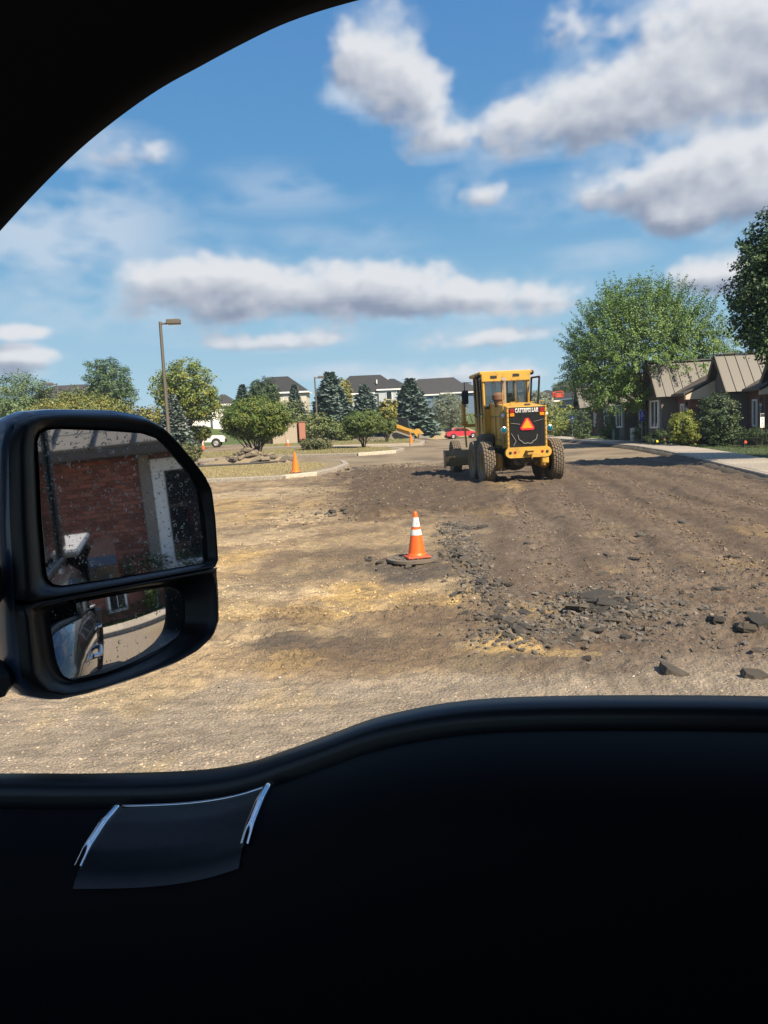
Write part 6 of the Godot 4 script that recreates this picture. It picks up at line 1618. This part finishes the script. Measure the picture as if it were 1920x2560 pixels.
func build_truck() -> void:
	var t := thing("pickup_truck", "dark truck seen from its cab: window sill, roof pillar and tow mirror", "truck", Vector3.ZERO, deg_to_rad(-8.0))
	var plastic := textured(mt("door_plastic", lin(0.006, 0.006, 0.0065), 0.7), noise_tex(120, 0.2, 256, 0.75, 1.0, 3), 6.0)
	plastic.metallic_specular = 0.25
	var rubber := mt("seal_rubber", lin(0.012, 0.012, 0.013), 0.42)
	var cloth := textured(mt("headliner", lin(0.035, 0.03, 0.026), 0.95), noise_tex(121, 0.25, 256, 0.7, 1.0, 3), 8.0)
	var paint := mt("truck_paint", lin(0.012, 0.016, 0.024), 0.22); paint.clearcoat_enabled = true; paint.clearcoat = 1.0; paint.clearcoat_roughness = 0.04
	var chrome := mt("chrome", lin(0.75, 0.76, 0.78), 0.08, 1.0)
	var sill := smooth_line(SILL, 5)
	# door: outer lip and seal, groove, then the inner panel
	var m := MB.new(); var rows := []
	for p in sill: rows.append(PackedVector3Array([Vector3(p.x, p.y - 0.03, -0.748), Vector3(p.x, p.y - 0.006, -0.745), Vector3(p.x, p.y, -0.735), Vector3(p.x, p.y + 0.0, -0.718), Vector3(p.x, p.y - 0.003, -0.708), Vector3(p.x, p.y - 0.011, -0.704), Vector3(p.x, p.y - 0.035, -0.703)]))
	m.loft(rows, Vector3(0, 1, 0.5)); part(m, "window_seal", rubber, t)
	# inner panel: a ledge running inward from the seal, then down the door; CS holds depth below the sill and z
	var CS := [[0.045, -0.702], [0.022, -0.696], [0.0165, -0.690], [0.014, -0.68], [0.015, -0.655], [0.022, -0.625], [0.034, -0.60], [0.055, -0.583], [0.09, -0.571], [0.15, -0.563], [0.24, -0.558], [0.42, -0.553], [0.62, -0.55]]
	var yat := func(x: float) -> float:
		for i in sill.size() - 1:
			if x <= sill[i + 1].x: return lerpf(sill[i].y, sill[i + 1].y, clampf((x - sill[i].x) / (sill[i + 1].x - sill[i].x), 0.0, 1.0))
		return sill[-1].y
	var skin := func(x: float, s: float, lift: float) -> Vector3:   # a point on the inner panel; s counts along CS
		var i := clampi(int(s), 0, CS.size() - 2); var f := s - i
		var up: float = 1.0 if s < 6.0 else 0.3
		return Vector3(x, yat.call(x) - lerpf(CS[i][0], CS[i + 1][0], f) + lift * up, lerpf(CS[i][1], CS[i + 1][1], f) + lift * (1.1 - up))
	m = MB.new(); rows = []
	for p in sill:
		var row := PackedVector3Array()
		for q in CS: row.append(Vector3(p.x, p.y - q[0], q[1]))
		row.append(Vector3(p.x, 0.72, -0.55))
		rows.append(row)
	m.loft(rows, Vector3(0, 0.5, 1)); part(m, "door_panel", plastic, t)
	# trim piece between two bright strips
	m = MB.new(); rows = []
	for i in 19:
		var row := PackedVector3Array()
		for k in 15: row.append(skin.call(lerpf(-0.368, -0.219, k / 14.0), 2.2 + 4.1 * i / 18.0, 0.002))
		rows.append(row)
	m.loft(rows, Vector3(0, 0.5, 1)); part(m, "trim_inlay", textured(mt("inlay", lin(0.014, 0.0135, 0.015), 0.4), noise_tex(122, 0.05, 256, 0.55, 1.0, 5), 5.0), t)
	for q in [[-0.370, 0.0042], [-0.2175, 0.0046]]:
		m = MB.new(); var pts := []
		for i in 20: pts.append(skin.call(q[0], 2.0 + 3.7 * i / 19.0, 0.002))
		m.tube(pts, [q[1]], 8); part(m, "chrome_strip", chrome, t)
	m = MB.new(); var top := []
	for k in 14: top.append(skin.call(lerpf(-0.368, -0.219, k / 13.0), 2.1, 0.003))
	m.tube(top, [0.0016], 6); part(m, "chrome_strip", chrome, t)
	# window frame, pillar and headliner
	var arc := smooth_line(ARC, 4)
	rows = []; var rows2 := []; var rows3 := []
	for i in arc.size():
		var tg: Vector2 = (arc[mini(i + 1, arc.size() - 1)] - arc[maxi(i - 1, 0)]).normalized(); var nn := Vector2(-tg.y, tg.x)
		var cs := [[0.075, -0.81], [0.05, -0.80], [0.018, -0.745], [0.0, -0.72], [0.006, -0.70], [0.05, -0.66], [0.085, -0.63]]
		var r := PackedVector3Array(); var rr := PackedVector3Array(); var r3 := PackedVector3Array()
		for q in cs: r.append(Vector3(arc[i].x + nn.x * q[0], arc[i].y + nn.y * q[0], q[1]))
		for q in [[0.08, -0.645], [0.088, -0.622], [0.1, -0.61], [0.13, -0.585], [0.16, -0.565], [0.168, -0.572]]: rr.append(Vector3(arc[i].x + nn.x * q[0], arc[i].y + nn.y * q[0], q[1]))
		for q in [[0.16, -0.58], [0.17, -0.562], [0.185, -0.55], [0.25, -0.50], [0.31, -0.40], [0.34, -0.2]]: r3.append(Vector3(arc[i].x + nn.x * q[0], arc[i].y + nn.y * q[0], q[1]))
		rows.append(r); rows2.append(rr)
		if arc[i].x > -0.62: rows3.append(r3)
	m = MB.new(); m.loft(rows, Vector3(0, -1, 1)); part(m, "window_frame", mt("frame_black", lin(0.003, 0.003, 0.0035), 0.9), t)
	m = MB.new(); m.loft(rows2, Vector3(0, -1, 1)); part(m, "pillar_trim", cloth, t)
	m = MB.new(); m.loft(rows3, Vector3(0, -1, 1)); part(m, "headliner", cloth, t)
	# cab shell
	m = MB.new(); m.box(Vector3(0.75, 2.66, 0.35), Vector3(2.6, 0.06, 2.2), 0.02); part(m, "roof", paint, t)
	m = MB.new(); m.box(Vector3(2.0, 1.7, 0.35), Vector3(0.08, 1.9, 2.2)); m.box(Vector3(0.9, 0.68, 0.35), Vector3(4.2, 0.08, 2.2)); m.box(Vector3(-1.25, 1.15, 0.35), Vector3(0.5, 0.9, 2.2), 0.08); m.box(Vector3(0.6, 1.15, 1.42), Vector3(2.9, 0.95, 0.12)); part(m, "cab_shell", plastic, t)
	m = MB.new(); m.box(Vector3(0.35, 1.2, 0.35), Vector3(0.6, 0.25, 0.55), 0.08); m.box(Vector3(0.72, 1.65, 0.35), Vector3(0.2, 0.9, 0.52), 0.08); part(m, "seat", cloth, t)
	m = MB.new()
	for s in [[0.7, 0.1], [1.9, 0.2]]: m.box(Vector3(s[0] + 0.03, 2.1, -0.76), Vector3(s[1], 1.06, 0.05), 0.01)
	m.box(Vector3(1.3, 2.45, -0.75), Vector3(1.3, 0.42, 0.05), 0.01); m.box(Vector3(1.3, 2.0, 1.42), Vector3(1.4, 1.3, 0.06)); m.box(Vector3(-0.75, 2.1, 1.42), Vector3(0.15, 1.1, 0.06), 0.0, Basis(Vector3(0, 0, 1), -0.6))
	part(m, "cab_pillar", paint, t)
	m = MB.new(); m.box(Vector3(1.28, 1.93, -0.765), Vector3(1.0, 0.62, 0.012)); part(m, "rear_door_glass", mt("tinted_glass", lin(0.006, 0.007, 0.008), 0.03), t)
	m = MB.new()
	for q in [[Vector3(0.78, 1.63, -0.775), Vector3(1.78, 1.63, -0.775)], [Vector3(1.78, 1.63, -0.775), Vector3(1.8, 2.24, -0.775)]]: m.tube(q, [0.012], 6)
	part(m, "window_moulding", rubber, t)
	# body side
	m = MB.new(); rows = []
	for k in 24:
		var x := -1.0 + 3.05 * k / 23.0
		var y := clampf(yat.call(minf(x, 0.7)), 1.5, 1.64) if x < 0.7 else 1.63
		rows.append(PackedVector3Array([Vector3(x, y - 0.02, -0.75), Vector3(x, y - 0.03, -0.775), Vector3(x, y - 0.09, -0.84), Vector3(x, 1.40, -0.885), Vector3(x, 1.15, -0.905), Vector3(x, 0.85, -0.905), Vector3(x, 0.62, -0.86)]))
	m.loft(rows, Vector3(0, 0, -1)); part(m, "door_skin", paint, t)
	m = MB.new(); m.prism(poly([[2.1, 0.7], [2.1, 1.56], [2.14, 1.6], [4.42, 1.6], [4.46, 1.56], [4.46, 0.75], [4.05, 0.72], [3.98, 1.0], [3.75, 1.15], [3.45, 1.17], [3.2, 1.02], [3.1, 0.72]]), -0.86, -0.98); m.box(Vector3(4.42, 1.15, 0.2), Vector3(0.08, 0.85, 2.1), 0.03); part(m, "bed_side", paint, t)
	for k in 9:
		m = MB.new(); m.box(Vector3(2.25 + k * 0.255, 1.63, 0.18), Vector3(0.235, 0.035, 2.02), 0.012); part(m, "bed_cover_slat", mt("cover_silver", lin(0.42, 0.42, 0.42), 0.4), t)
	m = MB.new(); m.box(Vector3(4.4, 1.34, -0.96), Vector3(0.16, 0.4, 0.07), 0.02); part(m, "tail_lamp", mats["red_lens"], t)
	m = MB.new(); m.box(Vector3(-2.1, 1.05, 0.35), Vector3(1.5, 0.75, 2.35), 0.12); part(m, "bonnet", paint, t)
	for x in [-1.9, 3.58]:
		for z in [-0.86, 1.5]: car_wheel(t, Vector3(x, 0.42, z), 0.42, 0.28)
	for x in [0.45, 1.75]:
		m = MB.new(); m.tube([Vector3(x - 0.12, 1.36, -0.89), Vector3(x - 0.1, 1.36, -0.94), Vector3(x + 0.1, 1.36, -0.94), Vector3(x + 0.12, 1.36, -0.89)], [0.018], 8); part(m, "door_handle", chrome, t)
	# tow mirror
	var mir := group_node("tow_mirror", t)
	var n := Vector3(0.854, 0.045, 0.518).normalized(); var xr := Vector3.UP.cross(n).normalized(); var yu := n.cross(xr)
	mir.transform = Transform3D(Basis(xr, yu, n), Vector3(-0.493, 1.817, -0.988))
	var out := poly(M_OUT); var N := 96
	var cpoly := func(upper: bool) -> PackedVector2Array:
		var q := PackedVector2Array()
		for p in out:
			var lim: float = -0.107 - p.x * 0.02
			if (p.y > lim) == upper: q.append(p)
		return q
	var up := PackedVector2Array(); var low := PackedVector2Array()
	for i in out.size():
		if i <= 11 or i >= 22: up.append(out[i])
		if i == 11: up.append(Vector2(0.1385, -0.1075)); up.append(Vector2(-0.158, -0.103))
	low.append(Vector2(-0.158, -0.1035)); low.append(Vector2(0.1385, -0.108))
	for i in range(12, 22): low.append(out[i])
	var case_mat := textured(mt("mirror_case", lin(0.014, 0.014, 0.015), 0.38), noise_tex(123, 0.25, 256, 0.7, 1.0, 2), 10.0, noise_tex(124, 0.3, 256, 0.0, 1.0, 2), 0.05)
	var rim := MB.new()
	var gp := poly(M_GLASS); var gc := Vector2(0.01, 0.0)
	var ru := resample(up, gc, N); var rg := resample(gp, gc, N)
	rim.loft([ring_at(ru, rg, 0.0, 0.006, 0.015), ring_at(ru, rg, 0.10, 0.017, 0.019), ring_at(ru, rg, 0.3, 0.021), ring_at(ru, rg, 0.55, 0.017), ring_at(ru, rg, 0.8, 0.006), ring_at(ru, rg, 0.93, 0.0), ring_at(ru, rg, 1.02, 0.0)], Vector3(0, 0, 1), true)
	var cp := poly(M_CONVEX); var cc := Vector2(-0.005, -0.168)
	var rl := resample(low, cc, N); var rc := resample(cp, cc, N)
	rim.loft([ring_at(rl, rc, 0.0, 0.006, 0.015), ring_at(rl, rc, 0.10, 0.017, 0.019), ring_at(rl, rc, 0.28, 0.018), ring_at(rl, rc, 0.5, 0.006), ring_at(rl, rc, 0.75, -0.012), dome_ring(rl, rc, 0.97, cc + Vector2(-0.045, 0.012)), dome_ring(rl, rc, 1.02, cc + Vector2(-0.045, 0.012))], Vector3(0, 0, 1), true)
	part(rim, "mirror_bezel", case_mat, mir)
	var oc := Vector2(-0.01, -0.055); var ro := resample(out, oc, N); var cen := PackedVector2Array()
	for k in N: cen.append(oc)
	var cap := MB.new()
	cap.loft([ring_at(ro, cen, 0.0, 0.006), ring_at(ro, cen, -0.03, 0.0), ring_at(ro, cen, -0.045, -0.02), ring_at(ro, cen, -0.03, -0.05), ring_at(ro, cen, 0.06, -0.085), ring_at(ro, cen, 0.25, -0.115), ring_at(ro, cen, 0.55, -0.13), ring_at(ro, cen, 1.0, -0.135)], Vector3.ZERO, true)
	var capm := mt("mirror_cap", lin(0.012, 0.03, 0.07), 0.12); capm.clearcoat_enabled = true; capm.clearcoat = 1.0
	part(cap, "mirror_cap", capm, mir)
	var g := MB.new()
	for k in N:
		var a := rg[k]; var b := rg[(k + 1) % N]
		g.t3(Vector3(gc.x, gc.y, 0.003), Vector3(a.x, a.y, 0.003), Vector3(b.x, b.y, 0.003), Vector3(0, 0, 1), Vector3(0, 0, 1), Vector3(0, 0, 1))
	for q in g.v: g.u.append(Vector2((q.x + 0.12) / 0.26, 0.5 - (q.y + 0.0) / 0.26))
	part(g, "mirror_glass", spotted(0.9, 5, 1500), mir)
	var cv := MB.new(); var cr := 0.5; var pr := []; var apex := cc + Vector2(-0.045, 0.012)
	for j in 11:
		var row := PackedVector3Array()
		for k in N:
			var p := cc.lerp(rc[k], j / 10.0); var d := p - apex
			row.append(Vector3(p.x, p.y, -0.004 - d.length_squared() / (2.0 * cr)))
		pr.append(row)
	for j in 10:
		for k in N:
			var k2 := (k + 1) % N; var q := [pr[j][k], pr[j][k2], pr[j + 1][k2], pr[j + 1][k]]; var nm := []
			for w in q: nm.append(Vector3((w.x - apex.x) / cr, (w.y - apex.y) / cr, 1).normalized())
			if j > 0: cv.t3(q[0], q[1], q[2], nm[0], nm[1], nm[2])
			cv.t3(q[0], q[2], q[3], nm[0], nm[2], nm[3])
	for q in cv.v: cv.u.append(Vector2((q.x + 0.12) / 0.26, 0.1 - (q.y + 0.1) / 0.26))
	part(cv, "spotter_glass", spotted(0.9, 8, 420), mir)
	var arm := MB.new(); arm.box(Vector3(-0.245, -0.075, -0.01), Vector3(0.16, 0.075, 0.06), 0.02); arm.box(Vector3(-0.245, -0.19, -0.02), Vector3(0.18, 0.045, 0.05), 0.018); part(arm, "mirror_arm", case_mat, mir)

func _ready() -> void:
	rng.seed = 77
	var cam := Camera3D.new()
	cam.name = "camera"; add_child(cam)
	cam.position = Vector3(0, 1.9, 0)
	cam.rotation = Vector3(deg_to_rad(-6.05), 0, deg_to_rad(-2.8))
	cam.fov = rad_to_deg(2.0 * atan(1280.0 / 1971.0)); cam.near = 0.05; cam.far = 4000.0
	cam.current = true
	var env := Environment.new()
	env.background_mode = Environment.BG_SKY
	env.sky = make_sky()
	env.background_energy_multiplier = 0.53
	env.tonemap_mode = Environment.TONE_MAPPER_LINEAR; env.tonemap_exposure = 1.9
	env.sdfgi_enabled = true; env.ssao_enabled = true; env.ssil_enabled = true
	env.fog_enabled = true; env.fog_density = 0.00028; env.fog_light_color = Color(0.75, 0.84, 0.92)
	var we := WorldEnvironment.new(); we.environment = env; we.name = "environment"; add_child(we)
	var sun := DirectionalLight3D.new()
	sun.name = "sun"; add_child(sun)
	sun.light_energy = 1.6; sun.light_color = Color(1.0, 0.94, 0.84); sun.light_angular_distance = 0.5; sun.shadow_enabled = true
	sun.look_at_from_position(Vector3.ZERO, -Vector3(0.43, 0.70, 0.57), Vector3.UP)
	build_ground()
	build_kerbs()
	build_offices()
	build_houses()
	build_grader()
	build_trees()
	build_rubble()
	build_small()
	build_vehicles()
	build_truck()
